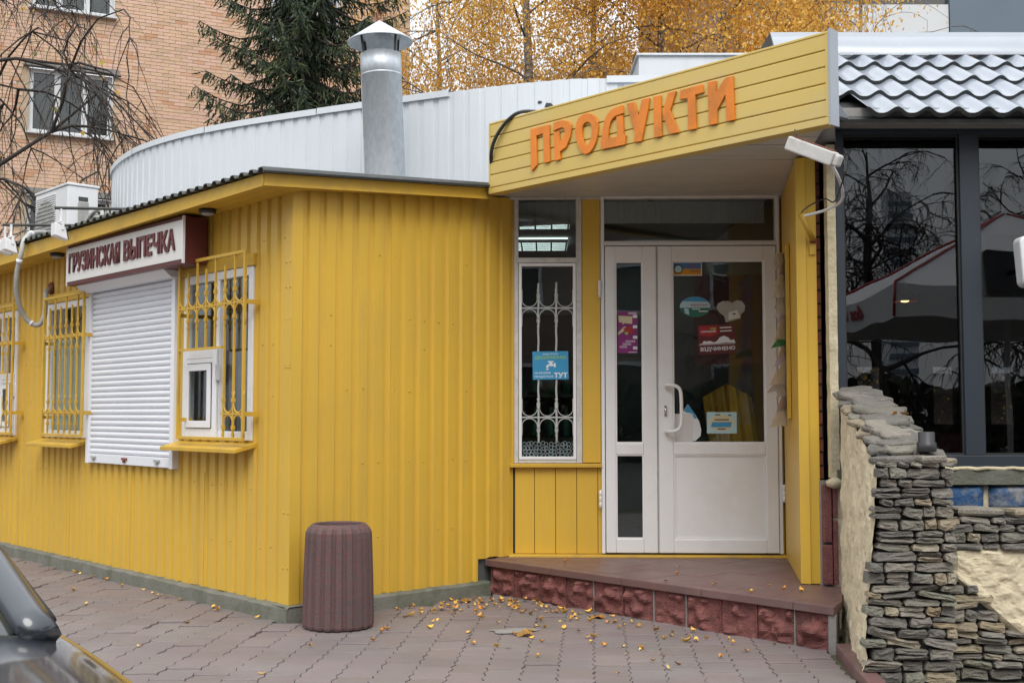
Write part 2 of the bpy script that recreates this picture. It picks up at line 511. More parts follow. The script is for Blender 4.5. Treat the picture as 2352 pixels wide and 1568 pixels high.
def tri(t):
    t = t % 1.0
    return 4 * abs(t - 0.5) - 1
def paver_outline(w, l, gap=0.0016):
    pts = []
    n = 12
    hw, hl = w / 2 - gap, l / 2 - gap
    aw, al = 0.0085, 0.006
    for i in range(n):                       # right side going up
        t = i / n
        pts.append((hw + aw * tri(t * 2 + 0.25), -hl + 2 * hl * t))
    for i in range(8):                       # top going left
        t = i / 8
        pts.append((hw - 2 * hw * t + (aw * tri(0.25) if i == 0 else 0), hl + al * math.sin(2 * PI * t)))
    for i in range(n):
        t = i / n
        pts.append((-hw + aw * tri((1 - t) * 2 + 0.25), hl - 2 * hl * t))
    for i in range(8):
        t = i / 8
        pts.append((-hw + 2 * hw * t + (aw * tri(0.25) if i == 0 else 0), -hl - al * math.sin(2 * PI * t) * -1 * -1))
    return pts
OUT = paver_outline(PW, PL)
def paver_geo(mb, cx, cy, z, tx, ty, rot=0.0):
    n = len(OUT)
    vs = []
    cr, sr = math.cos(rot), math.sin(rot)
    for k, (sc, dz) in enumerate(((1.0, -0.05), (1.0, -0.0022), (0.975, 0.0))):
        for (a, b) in OUT:
            a2, b2 = a * sc, b * sc
            a2, b2 = a2 * cr - b2 * sr, a2 * sr + b2 * cr
            q = px * a2 + py * b2
            vs.append((cx + q.x, cy + q.y, z + dz + a2 * tx + b2 * ty))
    fs = [tuple(range(2 * n, 3 * n))]
    for k in range(2):
        for i in range(n):
            fs.append((k * n + i, k * n + (i + 1) % n, (k + 1) * n + (i + 1) % n, (k + 1) * n + i))
    mb.add(vs, fs)

def inside_kiosk(x, y):
    d = Vector((x, y)) - CK
    return d.dot(dA) > 0.02 and -0.05 < d.dot(dB) < 9 and d.dot(dA) < 1.75
PJ = Vector((-0.16, 7.954))
def under_platform(x, y):
    d = Vector((x, y)) - PJ
    return (d.dot(dA) > 0.12 and x > -0.6) or (d.dot(dA) > 2.0)
cells = []
for i in range(-60, 40):
    for j in range(-10, 75):
        q = px * (i * PW) + py * (j * PL + (0.5 * PL if i % 2 else 0))
        x, y = q.x, q.y + 1.3
        if x < -8.2 or x > 3.9 or y < 1.6 or y > 12.9: continue
        if inside_kiosk(x, y) or under_platform(x, y): continue
        if x > 1.62 and y > 5.25: continue
        cells.append((x, y))
def in_view(x, y):
    u = 1176 + 2700 * x / y; v = 950 + 2700 * 1.2 / y
    return -20 < u < 1990 and v < 1600 and not (u < 250 and v > 1290 + 1.1 * u)
cells.sort(key=lambda c: (0 if in_view(*c) else 1, c[1]))
ptints = []
for _ in range(7):
    b = rnd.uniform(0.88, 1.08)
    ptints.append((b * rnd.uniform(0.97, 1.06), b, b * rnd.uniform(0.97, 1.02)))
pmeshes = []
for t in ptints:
    mb = MB(); mb.cur = t
    paver_geo(mb, 0, 0, 0, 0, 0)
    me = mb.mesh('paver'); me.materials.append(M_pave)
    pmeshes.append(me)
rest = MB()
for k, (x, y) in enumerate(cells):
    big = mnoise.noise(Vector((x * 0.9, y * 0.9, 3.1)))
    z = rnd.uniform(-0.004, 0.002) + (-0.006 if rnd.random() < 0.04 else 0) + 0.005 * mnoise.noise(Vector((x * 2.2, y * 2.2, 0)))
    z = max(z, -0.008)
    tx, ty = rnd.gauss(0, 0.009), rnd.gauss(0, 0.009)
    ti = min(6, max(0, int(rnd.random() * 7)))
    if k < 300:
        o = obj('paver', pmeshes[ti], None, pavement)
        o.matrix_local = T(x, y, z) @ RX(ty) @ RY(-tx) @ RZ(rnd.gauss(0, 0.008))
    else:
        rest.cur = ptints[ti]
        paver_geo(rest, x, y, z, tx, ty, rnd.gauss(0, 0.008))
rest.build('paver_field', M_pave, pavement, kind='stuff')

# ================================================================== the yellow kiosk
kiosk = thing('kiosk', 'long low yellow corrugated metal kiosk with barred windows and a lean-to roof', 'kiosk', FB.copy())
KL = 7.6                                   # length along the street
EZ = lambda x: 2.50 + 0.016 * x            # underside of the eave fascia
PITCHK = 0.12
def prof(x, depth=0.0165, pitch=PITCHK):
    """trapezoid rib: broad crest, narrow valley (positive = recessed)"""
    t = (x / pitch) % 1.0
    if t < 0.56: return 0.0
    if t < 0.66: return depth * (t - 0.56) / 0.10
    if t < 0.90: return depth
    return depth * (1 - (t - 0.90) / 0.10)
def rib_edges(x0, x1, pitch=PITCHK):
    xs = {round(x0, 5), round(x1, 5)}
    k0 = math.floor(x0 / pitch) - 1
    for k in range(int(k0), int(math.ceil(x1 / pitch)) + 1):
        for t in (0.0, 0.56, 0.66, 0.90):
            x = (k + t) * pitch
            if x0 < x < x1: xs.add(round(x, 5))
    return sorted(xs)
def ribbed(mb, x0, x1, z0, z1, y=0.0, conv=lambda x, y, z: (x, y, z), depth=0.0165, pitch=PITCHK, thick=0.0):
    xs = rib_edges(x0, x1, pitch)
    z0f = z0 if callable(z0) else (lambda x: z0)
    z1f = z1 if callable(z1) else (lambda x: z1)
    vs = []; fs = []
    for x in xs:
        d = prof(x, depth, pitch)
        zb = z0f(x) + (rnd.uniform(-0.006, 0.006))
        vs.append(conv(x, y + d, zb)); vs.append(conv(x, y + d, z1f(x)))
    for i in range(len(xs) - 1):
        a = 2 * i
        fs.append((a, a + 2, a + 3, a + 1))
    mb.add(vs, fs)

WIN = [(-1.325, -0.43, 1.035, 2.115), (-3.71, -2.885, 1.015, 2.095), (-5.21, -4.37, 1.015, 2.095)]
SH = (-2.855, -1.42, 0.83, 2.26)
top = lambda x: 2.56
wb = MB()
zones = [(-KL, -5.21), (-5.21, -4.37, 2), (-4.37, -3.71), (-3.71, -2.885, 1), (-2.885, -2.855), (-2.855, -1.42, 9), (-1.42, -1.325), (-1.325, -0.43, 0), (-0.43, -0.06)]
for zn in zones:
    a, b = zn[0], zn[1]
    if len(zn) == 2:
        ribbed(wb, a, b, 0.085, 2.56)
    elif zn[2] == 9:
        ribbed(wb, a, b, 0.085, SH[2] + 0.01); ribbed(wb, a, b, 2.2, 2.56)
    else:
        w = WIN[zn[2]]
        ribbed(wb, a, b, 0.085, w[2] + 0.005); ribbed(wb, a, b, w[3], 2.56)
wb.build('wall_sheet', M_yel, kiosk)
# end wall of the kiosk, in the same local frame: its own x becomes depth
endc = lambda x, y, z: (y * 1.0, x, z)
def conv_end(x, y, z): return (-y + 0.0, x, z)      # outward is +x of the street frame
we = MB()
ribbed(we, 0.055, 1.46, 0.085, lambda x: 2.56 + 0.08 * x, conv=lambda x, y, z: (-y, x, z))
ribbed(we, 1.46, 1.79, 0.235, lambda x: 2.56 + 0.08 * x, conv=lambda x, y, z: (-y, x, z))
we.build('wall_sheet', M_yel, kiosk)
# corner trim, an angle of flat sheet
ct = MB()
ct.box(-0.075, 0.004, -0.004, 0.0, 0.088, 2.55)
ct.box(0.0, 0.004, 0.0, 0.07, 0.088, 2.55)
ct.build('corner_trim', M_yel, kiosk, bevel=0.002)
for k in range(1, 7):
    xj = -k * 9 * PITCHK + 0.03
    for (za, zb_) in ((0.088, 0.82), (0.82, 2.2), (2.2, 2.5)):
        if za == 0.82 and (any(w[0] - 0.15 < xj < w[1] + 0.12 for w in WIN) or SH[0] - 0.06 < xj < SH[1] + 0.06): continue
        MB().box(xj, xj + 0.028, -0.0035, -0.0005, za, zb_).build('lap_edge', M_yel, kiosk)
MB().box(0.0005, 0.0035, 6 * PITCHK + 0.006, 6 * PITCHK + 0.034, 0.09, 2.55).build('lap_edge', M_yel, kiosk)
# small patched plate with four rivets on the corner
pt = MB(); pt.box(-0.07, 0.001, -0.0065, -0.0042, 1.47, 1.78)
pt.build('patch_plate', M_yel, kiosk, bevel=0.001)
scr = MB()
def screw(x, y, z, ny):
    if ny: scr.lathe([(0.006, 0), (0.006, 0.003), (0.003, 0.005)], 6, (0, 0, 0)); n = 18
    else: scr.lathe([(0.006, 0), (0.006, 0.003), (0.003, 0.005)], 6, (0, 0, 0)); n = 18
    for i in range(len(scr.v) - 18, len(scr.v)):
        a, b, c = scr.v[i]
        scr.v[i] = (x + a, y - c, z + b) if ny else (x + c, y + a, z + b)
for zz in (0.45, 0.9, 1.35, 1.62, 1.8, 2.2):
    for k in range(2, 12):
        if rnd.random() < 0.55:
            screw(0.0, k * PITCHK + 0.035, zz + rnd.uniform(-0.01, 0.01), False)
for zz in (0.4, 0.75, 1.3, 1.62, 2.25):
    for k in range(1, 40):
        x = -k * PITCHK + 0.035
        if any(w[0] - 0.05 < x < w[1] + 0.05 and w[2] - 0.05 < zz < w[3] + 0.1 for w in WIN) or SH[0] - 0.06 < x < SH[1] + 0.06: continue
        if rnd.random() < 0.4: screw(x, 0.0, zz + rnd.uniform(-0.01, 0.01), True)
for zz in (0.3, 0.62, 1.49, 1.76, 1.95, 2.1): 
    screw(-0.058, -0.0042, zz, True); screw(-0.012, -0.0042, zz, True)
scr.build('screws', M_yel2, kiosk, kind='stuff')
# plinth: rough concrete strip, uneven
pl = MB()
n = 160
vs = []; fs = []
for i in range(n + 1):
    x = -KL + (KL + 0.055) * i / n
    j = 0.018 * mnoise.noise(Vector((x * 3, 0, 0))) + 0.008 * mnoise.noise(Vector((x * 13, 4, 0)))
    h = 0.088 + 0.012 * mnoise.noise(Vector((x * 7, 2, 0)))
    vs += [(x, -0.055 + j, -0.05), (x, -0.05 + j, h - 0.012), (x, -0.035 + j, h), (x, 0.16, h)]
for i in range(n):
    for k in range(3):
        a = i * 4 + k
        fs.append((a, a + 4, a + 5, a + 1))
pl.add(vs, fs)
vs = []; fs = []
for i in range(17):
    y = -0.05 + 1.58 * i / 16
    j = 0.008 * mnoise.noise(Vector((y * 4, 7, 0)))
    h = 0.088 + 0.006 * mnoise.noise(Vector((y * 5, 9, 0)))
    vs += [(0.055 + j, y, -0.05), (0.05 + j, y, h - 0.012), (0.035 + j, y, h), (-0.1, y, h)]
for i in range(16):
    for k in range(3):
        a = i * 4 + k
        fs.append((a, a + 4, a + 5, a + 1))
pl.add(vs, fs)
pl.build('plinth', M_conc, kiosk)
# eave: fascia along the street, raking fascia at the end, boarded soffit
OV = 0.25
fa = MB()
fa.hexa([(-KL, -OV - 0.012, EZ(-KL)), (0.10, -OV - 0.012, EZ(0.1)), (0.10, -OV, EZ(0.1)), (-KL, -OV, EZ(-KL)),
         (-KL, -OV - 0.012, 2.56 + 0.004 * -KL * 1.0), (0.10, -OV - 0.012, 2.575), (0.10, -OV, 2.575), (-KL, -OV, 2.56 + 0.004 * -KL)])
fa.hexa([(-KL, -OV - 0.018, EZ(-KL)), (0.102, -OV - 0.018, EZ(0.1)), (0.102, -OV - 0.0125, EZ(0.1)), (-KL, -OV - 0.0125, EZ(-KL)),
         (-KL, -OV - 0.018, EZ(-KL) + 0.014), (0.102, -OV - 0.018, EZ(0.1) + 0.014), (0.102, -OV - 0.0125, EZ(0.1) + 0.014), (-KL, -OV - 0.0125, EZ(-KL) + 0.014)])
fa.build('fascia', M_yel2, kiosk)
fe = MB()
fe.hexa([(0.100, -OV, 2.502), (0.112, -OV - 0.012, 2.502), (0.112, 1.50, 2.642), (0.100, 1.50, 2.642),
         (0.100, -OV, 2.575), (0.112, -OV - 0.012, 2.575), (0.112, 1.50, 2.715), (0.100, 1.50, 2.715)])
fe.hexa([(0.1125, -OV - 0.012, 2.502), (0.118, -OV - 0.018, 2.502), (0.118, 1.502, 2.642), (0.1125, 1.502, 2.642),
         (0.1125, -OV - 0.012, 2.516), (0.118, -OV - 0.018, 2.516), (0.118, 1.502, 2.656), (0.1125, 1.502, 2.656)])
fe.build('fascia', M_yel2, kiosk)
so = MB()
for k in range(3):
    y0 = -OV + 0.003 + k * 0.083
    so.hexa([(-KL, y0, EZ(-KL) + 0.012), (0.098, y0, EZ(0.1) + 0.012), (0.098, y0 + 0.079, EZ(0.1) + 0.012), (-KL, y0 + 0.079, EZ(-KL) + 0.012),
             (-KL, y0, EZ(-KL) + 0.02), (0.098, y0, EZ(0.1) + 0.02), (0.098, y0 + 0.079, EZ(0.1) + 0.02), (-KL, y0 + 0.079, EZ(-KL) + 0.02)])
so.hexa([(0.004, 0.0, 2.522), (0.098, 0.0, 2.522), (0.098, 1.5, 2.662), (0.004, 1.5, 2.662), (0.004, 0.0, 2.53), (0.098, 0.0, 2.53), (0.098, 1.5, 2.67), (0.004, 1.5, 2.67)])
so.build('soffit', M_yel2, kiosk)
# corrugated roof sheet, ribs run up the slope
rf = MB()
RP = 0.108
xs = []
x = -KL
while x < 0.13:
    xs += [(x, 0.0), (x + 0.030, 0.0), (x + 0.046, 0.022), (x + 0.078, 0.022), (x + 0.094, 0.0)]
    x += RP
vs = []; fs = []
rz = lambda x, y: 2.580 + 0.004 * min(0, x) + 0.081 * (y + OV)
for (x, h) in xs:
    for y in (-OV - 0.05, 1.8):
        for dz in (0.0, 0.004):
            vs.append((x, y, rz(x, y) + h + dz))
for i in range(len(xs) - 1):
    a = 4 * i; b = a + 4
    fs += [(a + 1, b + 1, b + 3, a + 3), (a + 2, b + 2, b, a), (a, b, b + 1, a + 1), (a + 3, b + 3, b + 2, a + 2)]
rf.add(vs, fs)
rf.build('roof_sheet', M_dark, kiosk)
# flat verge strip over the rake
vg = MB()
vg.hexa([(0.06, -OV - 0.03, 2.604), (0.128, -OV - 0.03, 2.604), (0.128, 1.54, 2.748), (0.06, 1.54, 2.748), (0.06, -OV - 0.03, 2.61), (0.128, -OV - 0.03, 2.61), (0.128, 1.54, 2.754), (0.06, 1.54, 2.754)])
vg.hexa([(0.120, -OV - 0.03, 2.576), (0.128, -OV - 0.03, 2.576), (0.128, 1.54, 2.72), (0.120, 1.54, 2.72), (0.120, -OV - 0.03, 2.604), (0.128, -OV - 0.03, 2.604), (0.128, 1.54, 2.748), (0.120, 1.54, 2.748)])
vg.build('verge_strip', M_flash, kiosk)
# inside of the kiosk
inn = MB()
inn.add([(-KL, 1.7, 0), (-0.03, 1.7, 0), (-0.03, 1.7, 2.47), (-KL, 1.7, 2.47), (-KL, 0.05, 0.05), (-0.03, 0.05, 0.05), (-0.03, 0.05, 2.47), (-KL, 0.05, 2.47)],
        [(0, 1, 2, 3), (1, 5, 6, 2), (4, 0, 3, 7), (3, 2, 6, 7), (0, 4, 5, 1)])
inn.build('inner_lining', M_inner, kiosk)
# windows of the street side
def kiosk_window(w, mull, casement):
    x0, x1, z0, z1 = w
    fr = MB()
    ring(fr, x0, x1, z0, z1, 0.055, -0.012, 0.045)
    for m in mull: fr.box(m - 0.035, m + 0.035, -0.010, 0.043, z0 + 0.055, z1 - 0.055)
    win = fr.build('window', M_pvc, kiosk, bevel=0.004)
    gl = MB(); gl.box(x0 + 0.05, x1 - 0.05, 0.018, 0.022, z0 + 0.05, z1 - 0.05)
    gl.build('glass', M_glass, win)
    if casement:
        c = MB()
        a, b, zc0, zc1 = casement
        ring(c, a, b, zc0, zc1, 0.055, -0.028, -0.0125)
        c.box(a + 0.055, b - 0.055, -0.026, -0.0125, zc1 - 0.085, zc1 - 0.0555)
        c2 = MB()
        ring(c2, a + 0.06, b - 0.06, zc0 + 0.06, zc1 - 0.09, 0.045, -0.04, -0.029)
        cs = c.build('casement', M_pvc, win, bevel=0.003)
        c2.build('casement_sash', M_pvc, win, bevel=0.003)
        h = MB(); h.box(b + 0.002, b + 0.018, -0.045, -0.012, zc1 - 0.2, zc1 - 0.1)
        h.build('hinge', M_pvc, win)
    # yellow reveal strip over and beside, and a projecting sill
    tr = MB()
    tr.box(x0 - 0.05, x1 + 0.02, -0.02, 0.02, z1 + 0.002, z1 + 0.075)
    tr.box(x0 - 0.09, x0 - 0.002, -0.008, 0.02, z0, z1)
    tr.build('reveal', M_yel2, win)
    sl = MB()
    sl.hexa([(x0 - 0.06, -0.14, z0 - 0.075), (x1 + 0.03, -0.14, z0 - 0.075), (x1 + 0.03, 0.01, z0 - 0.04), (x0 - 0.06, 0.01, z0 - 0.04),
             (x0 - 0.06, -0.14, z0 - 0.05), (x1 + 0.03, -0.14, z0 - 0.05), (x1 + 0.03, 0.01, z0 - 0.012), (x0 - 0.06, 0.01, z0 - 0.012)])
    sl.build('sill', M_yel2, win, bevel=0.003)
    return win
kw = [kiosk_window(WIN[0], [-0.88], (-1.30, -0.845, 1.05, 1.615)),
      kiosk_window(WIN[1], [], None),
      kiosk_window(WIN[2], [-4.72], (-4.72, -4.40, 1.03, 1.55))]
# film inside the second window
fl = MB(); fl.box(-3.65, -2.95, 0.05, 0.052, 1.075, 1.80)
tag(fl.build('window_film', M_film, None, FB.copy()), 'blue and cream advertising film inside the barred window left of the shutter', 'window film')
# pleated grey sheet added behind the near window to imitate its grey reflection
cur = MB(); vs = []; fs = []
for i in range(61):
    x = -1.36 + 1.0 * i / 60
    y = 0.42 + 0.025 * math.sin(i * 0.85) + 0.01 * math.sin(i * 2.1)
    vs += [(x, y, 0.95), (x + 0.01 * math.sin(i), y, 2.4)]
for i in range(60): fs.append((2 * i, 2 * i + 2, 2 * i + 3, 2 * i + 1))
cur.add(vs, fs, True)
tag(cur.build('grey_reflection_sheet', M_grey, None, FB.copy()), 'grey pleated curtain behind the barred window nearest the corner', 'curtain')

# grilles
def arc_pts(cx, cz, r, a0, a1, y, n=8):
    return [(cx + r * math.cos(a0 + (a1 - a0) * i / n), y, cz + r * math.sin(a0 + (a1 - a0) * i / n)) for i in range(n + 1)]
def grille(x0, x1, z0, z1, rows, cutx=None, cutz=None, y=-0.10, mat=M_yel2, nb=7, wallx=None):
    gr = MB()
    t = 0.009
    gr.box(x0 - t, x0 + t, y - t, y + t, z0, z1)
    gr.box(x1 - t, x1 + t, y - t, y + t, z0, z1)
    gr.box(x0 + t, x1 - t, y - t, y + t, z1 - 0.02, z1)
    gr.box(x0 + t, x1 - t, y - t, y + t, z0, z0 + 0.02)
    root = gr.build('window_grille', mat, kiosk, bevel=0.002)
    st = (x1 - x0) / nb
    sc = MB()
    lo = MB()
    for k in range(1, nb):
        x = x0 + st * k
        zb, zt = z0 + 0.021, z1 - 0.021
        if cutx is not None and x < cutx: zb = cutz + 0.009
        if k % 2 == 1: zt = rows[0] + 0.24
        b = MB(); b.box(x - 0.006, x + 0.006, y - 0.006, y + 0.006, zb, zt)
        b.build('bar', mat, root)
        for zr in rows:
            if cutx is not None and x < cutx and zr < cutz: continue
            for dz in (-0.085, 0.085):
                lo.box(x - 0.010, x + 0.010, y - 0.010, y + 0.010, zr + dz - 0.012, zr + dz + 0.012)
    lo.build('collars', mat, root, kind='stuff')
    for zr in rows:
        xa = x0 + t if not (cutx is not None and zr < cutz) else cutx
        h = MB(); h.box(xa, x1 - t, y - 0.005, y + 0.005, zr - 0.005, zr + 0.005)
        h.build('cross_bar', mat, root)
        for k in range(nb):
            xm = x0 + st * (k + 0.5)
            if cutx is not None and zr < cutz and xm < cutx: continue
            a = MB()
            r = st * 0.47
            pts = [(xm - st * 0.62, y, zr + 0.135), (xm - st * 0.46, y, zr + 0.09)] + arc_pts(xm, zr + r + 0.006, r, PI, 2 * PI, y) + [(xm + st * 0.46, y, zr + 0.09), (xm + st * 0.62, y, zr + 0.135)]
            a.tube(pts, 0.0045, 5, flat=1.5)
            pts = [(p[0], p[1], 2 * zr - p[2]) for p in pts]
            a.tube(pts, 0.0045, 5, flat=1.5)
            a.build('scroll', mat, root)
    if cutx is not None:
        h = MB(); h.box(x0 + t, cutx + 0.01, y - 0.007, y + 0.007, cutz - 0.008, cutz + 0.008)
        h.build('cross_bar', mat, root)
    for zr in rows:
        MB().box(x1 - 0.004, x1 + 0.012, y + t, 0.0, zr - 0.015, zr + 0.012).build('bracket', mat, root)
        MB().box(x0 - 0.012, x0 + 0.004, y + t, 0.0, zr - 0.05, zr - 0.025).build('bracket', mat, root)
    return root
grille(-1.215, -0.375, 1.035, 2.20, [1.885, 1.20], cutx=-0.645, cutz=1.615, nb=7)
grille(-3.53, -2.76, 1.025, 2.13, [1.80, 1.21], nb=7)
grille(-5.10, -4.22, 1.025, 2.13, [1.80, 1.21], cutx=-4.40, cutz=1.55, nb=8)

# roller shutter
x0, x1 = -2.80, -1.385
shut = MB().box(x0, x0 + 0.05, -0.05, 0.0, 0.83, 2.12).build('roller_shutter', M_shut, kiosk, bevel=0.003)
MB().box(x1 - 0.05, x1, -0.05, 0.0, 0.83, 2.12).build('guide_rail', M_shut, shut, bevel=0.003)
hb = MB()
hb.prism_x([(-0.04, 2.115), (-0.09, 2.115), (-0.15, 2.165), (-0.15, 2.25), (0.0, 2.25), (0.0, 2.115)], x0 - 0.005, x1 + 0.025)
hb.build('shutter_box', M_shut, shut, bevel=0.003)
sm = MB()
ns = 29
sh_ = (2.115 - 0.905) / ns
pf = [(-0.022, 0.0), (-0.033, sh_ * 0.18), (-0.036, sh_ * 0.45), (-0.033, sh_ * 0.72), (-0.020, sh_ * 0.94), (-0.018, sh_ * 0.99), (-0.012, sh_ * 0.99), (-0.012, 0.0)]
sm.prism_x(pf, x0 + 0.051, x1 - 0.051)
slat_me = sm.mesh('slat'); slat_me.materials.append(M_shut)
for k in range(ns):
    o = obj('slat', slat_me, None, shut)
    o.matrix_local = T(0, 0, 0.905 + k * sh_)
bt = MB(); bt.box(x0 + 0.051, x1 - 0.051, -0.040, -0.012, 0.835, 0.903)
bt.build('bottom_rail', M_shut, shut, bevel=0.004)
for xx, m_ in ((-2.66, M_grey), (-2.13, M_redbrick), (-1.62, M_grey)):
    lk = MB(); lk.box(xx - 0.04, xx + 0.04, -0.052, -0.0405, 0.87, 0.885); lk.box(xx - 0.008, xx + 0.008, -0.056, -0.0405, 0.85, 0.87)
    lk.build('lock_tab', m_, shut)

# ------------------------------------------------------------------ things on the kiosk
sg = thing('bakery_sign', 'white box sign with maroon edges reading ГРУЗИНСКАЯ ВЫПЕЧКА above the roller shutter', 'sign', FB.copy())
sx0, sx1 = -2.85, -0.985
b = MB(); b.box(sx0 + 0.004, sx1 - 0.004, -0.200, -0.03, 2.165, 2.475)
b.build('sign_body', M_maroon, sg, bevel=0.004)
b = MB(); b.box(sx0 + 0.012, sx1 - 0.004, -0.206, -0.2005, 2.192, 2.448)
b.build('sign_face', M_signw, sg, bevel=0.002)
MB().box(sx0, sx0 + 0.011, -0.207, -0.03, 2.166, 2.474).build('edge_profile', M_pvc, sg)
MB().box(sx1 - 0.003, sx1 + 0.006, -0.207, -0.190, 2.166, 2.474).build('edge_profile', M_pvc, sg)
obj('lettering', fit_text('ГРУЗИНСКАЯ', -2.79, -1.905, 2.255, 2.405, -0.2062, 0.010, 0.028), M_maroon, sg)
obj('lettering', fit_text('ВЫПЕЧКА', -1.84, -1.075, 2.258, 2.402, -0.2062, 0.010, 0.028), M_maroon, sg)

def eave_lamp(x, label):
    t = thing('eave_lamp', label, 'lamp', FB @ T(x, -0.13, EZ(x) + 0.012), 'small lamps under the kiosk eave')
    b = MB(); b.lathe([(0.02, 0.0), (0.055, -0.004), (0.055, -0.022), (0.03, -0.026)], 16)
    b.build('lamp_body', M_black, t)
    b = MB(); b.lathe([(0.042, -0.026), (0.036, -0.036), (0.015, -0.042)], 16)
    b.build('lens', M_grey, t)
eave_lamp(-0.80, 'small round black eave lamp between the bakery sign and the kiosk corner')
eave_lamp(-3.22, 'small round black eave lamp at the far end of the bakery sign')

def arm_light(xr, tip, nheads, label):
    t = thing('floodlight', label, 'floodlight', FB @ T(xr, 0, 0), 'floodlights on arms over the kiosk eave')
    b = MB(); b.tube([(0, 0.15, 2.63), (0, -0.2, 2.61), (0.0, tip, 2.555)], 0.011, 6)
    b.build('arm', M_dark, t)
    for k in range(nheads):
        dx = -0.07 + 0.12 * k if nheads > 1 else 0.0
        yk = tip + 0.04
        b = MB(); b.box(dx - 0.008, dx + 0.008, yk - 0.006, yk + 0.006, 2.466, 2.556)
        b.box(dx - 0.045, dx - 0.039, yk - 0.008, yk + 0.008, 2.41, 2.465); b.box(dx + 0.039, dx + 0.045, yk - 0.008, yk + 0.008, 2.41, 2.465)
        b.box(dx - 0.045, dx + 0.045, yk - 0.008, yk + 0.008, 2.4655, 2.472)
        b.build('bracket', M_pvc, t)
        b = MB()
        b.hexa([(dx - 0.038, yk - 0.05, 2.37), (dx + 0.038, yk - 0.05, 2.37), (dx + 0.038, yk + 0.04, 2.345), (dx - 0.038, yk + 0.04, 2.345),
                (dx - 0.038, yk - 0.05, 2.455), (dx + 0.038, yk - 0.05, 2.455), (dx + 0.038, yk + 0.02, 2.43), (dx - 0.038, yk + 0.02, 2.43)])
        b.build('lamp_head', M_pvc, t, bevel=0.006)
        b = MB(); b.hexa([(dx - 0.034, yk + 0.041, 2.350), (dx + 0.034, yk + 0.041, 2.350), (dx + 0.034, yk + 0.046, 2.35), (dx - 0.034, yk + 0.046, 2.35),
                          (dx - 0.034, yk + 0.022, 2.425), (dx + 0.034, yk + 0.022, 2.425), (dx + 0.034, yk + 0.026, 2.425), (dx - 0.034, yk + 0.026, 2.425)])
        b.build('lamp_glass', M_dark, t)
arm_light(-1.73, -0.74, 1, 'white floodlight on a thin dark arm beside the coiled hose')
arm_light(-2.68, -0.74, 2, 'pair of white floodlights on a thin dark arm over the far kiosk windows')

# air conditioner outdoor unit on the roof
ac = thing('air_conditioner', 'white outdoor air conditioning unit standing on the kiosk roof', 'air conditioner', FB @ T(-5.02, 0.66, 0))
b = MB(); b.box(-0.80, 0, 0, 0.30, 2.74, 3.37)
b.build('casing', M_pvc, ac, bevel=0.012)
b = MB(); b.box(-0.81, 0.01, -0.01, 0.31, 3.371, 3.395)
b.build('lid', M_pvc, ac, bevel=0.006)
b = MB()
for k in range(26):
    z = 2.79 + k * 0.021
    b.box(-0.77, -0.28, -0.012, -0.001, z, z + 0.009)
b.build('louvre', M_pvc, ac)
b = MB()
vs = [(-0.525 + 0.235 * math.cos(2 * PI * k / 32), -0.0135, 3.05 + 0.235 * math.sin(2 * PI * k / 32)) for k in range(32)]
b.add(vs, [tuple(range(32))])
for k in range(12):
    z = 2.84 + k * 0.038
    w = math.sqrt(max(0.0, 0.235 ** 2 - (z - 3.05) ** 2))
    b.box(-0.525 - w, -0.525 + w, -0.02, -0.0145, z, z + 0.006)
b.build('fan_grille', M_grey, ac)
b = MB(); b.box(0.001, 0.02, 0.10, 0.20, 2.90, 3.22); 
b.build('valve_cover', M_grey, ac, bevel=0.006)
b = MB(); b.box(0.001, 0.006, 0.105, 0.195, 3.23, 3.27)
b.build('hand_recess', M_dark, ac)
MB().box(-0.7, -0.62, 0.02, 0.28, 2.66, 2.739).build('foot', M_dark, ac)
MB().box(-0.18, -0.10, 0.02, 0.28, 2.66, 2.739).build('foot', M_dark, ac)

# pipes: lagged hose looping over the eave, coiled hose on the roof
h = MB()
import itertools
def catmull(pts, n=6):
    pts = [Vector(p) for p in pts]
    out = []
    P = [pts[0]] + pts + [pts[-1]]
    for i in range(1, len(P) - 2):
        a, b_, c, d = P[i - 1], P[i], P[i + 1], P[i + 2]
        for k in range(n):
            t = k / n
            out.append(0.5 * ((2 * b_) + (c - a) * t + (2 * a - 5 * b_ + 4 * c - d) * t * t + (3 * b_ - a - 3 * c + d) * t ** 3))
    out.append(pts[-1])
    return out
hp = catmull([(-4.75, 0.62, 2.85), (-4.3, 0.3, 2.78), (-3.90, -0.05, 2.71), (-3.56, -0.26, 2.60), (-3.47, -0.32, 2.47), (-3.53, -0.33, 2.28), (-3.60, -0.29, 2.11), (-3.64, -0.21, 1.97), (-3.61, -0.13, 1.915), (-3.57, -0.09, 1.98), (-3.585, -0.075, 2.11), (-3.63, -0.05, 2.20), (-3.66, 0.02, 2.225)], 7)
rr = [0.019 + 0.0022 * (k % 2) for k in range(len(hp))]
h.tube(hp, rr, 10)
hose = thing('drain_hose', 'grey taped hose looping over the eave and down to a hole in the wall', 'hose', FB.copy())
h.build('hose', M_grey, hose)
for k in (16, 30, 52):
    b = MB(); b.tube(hp[k:k + 2], 0.026, 10); b.build('clamp', M_pvc, hose)
b = MB(); b.lathe([(0.055, 0), (0.05, 0.012), (0.02, 0.016)], 12)
for i, p in enumerate(b.v): b.v[i] = (-3.66 + p[0], -p[2] - 0.001, 2.225 + p[1])
b.build('rusty_collar', M_redbrick, hose)
h = MB()
h.tube(catmull([(-4.4, 0.6, 2.80), (-4.0, 0.45, 2.86), (-3.6, 0.35, 2.84), (-3.2, 0.3, 2.72), (-3.0, 0.25, 2.66)], 7), 0.035, 9)
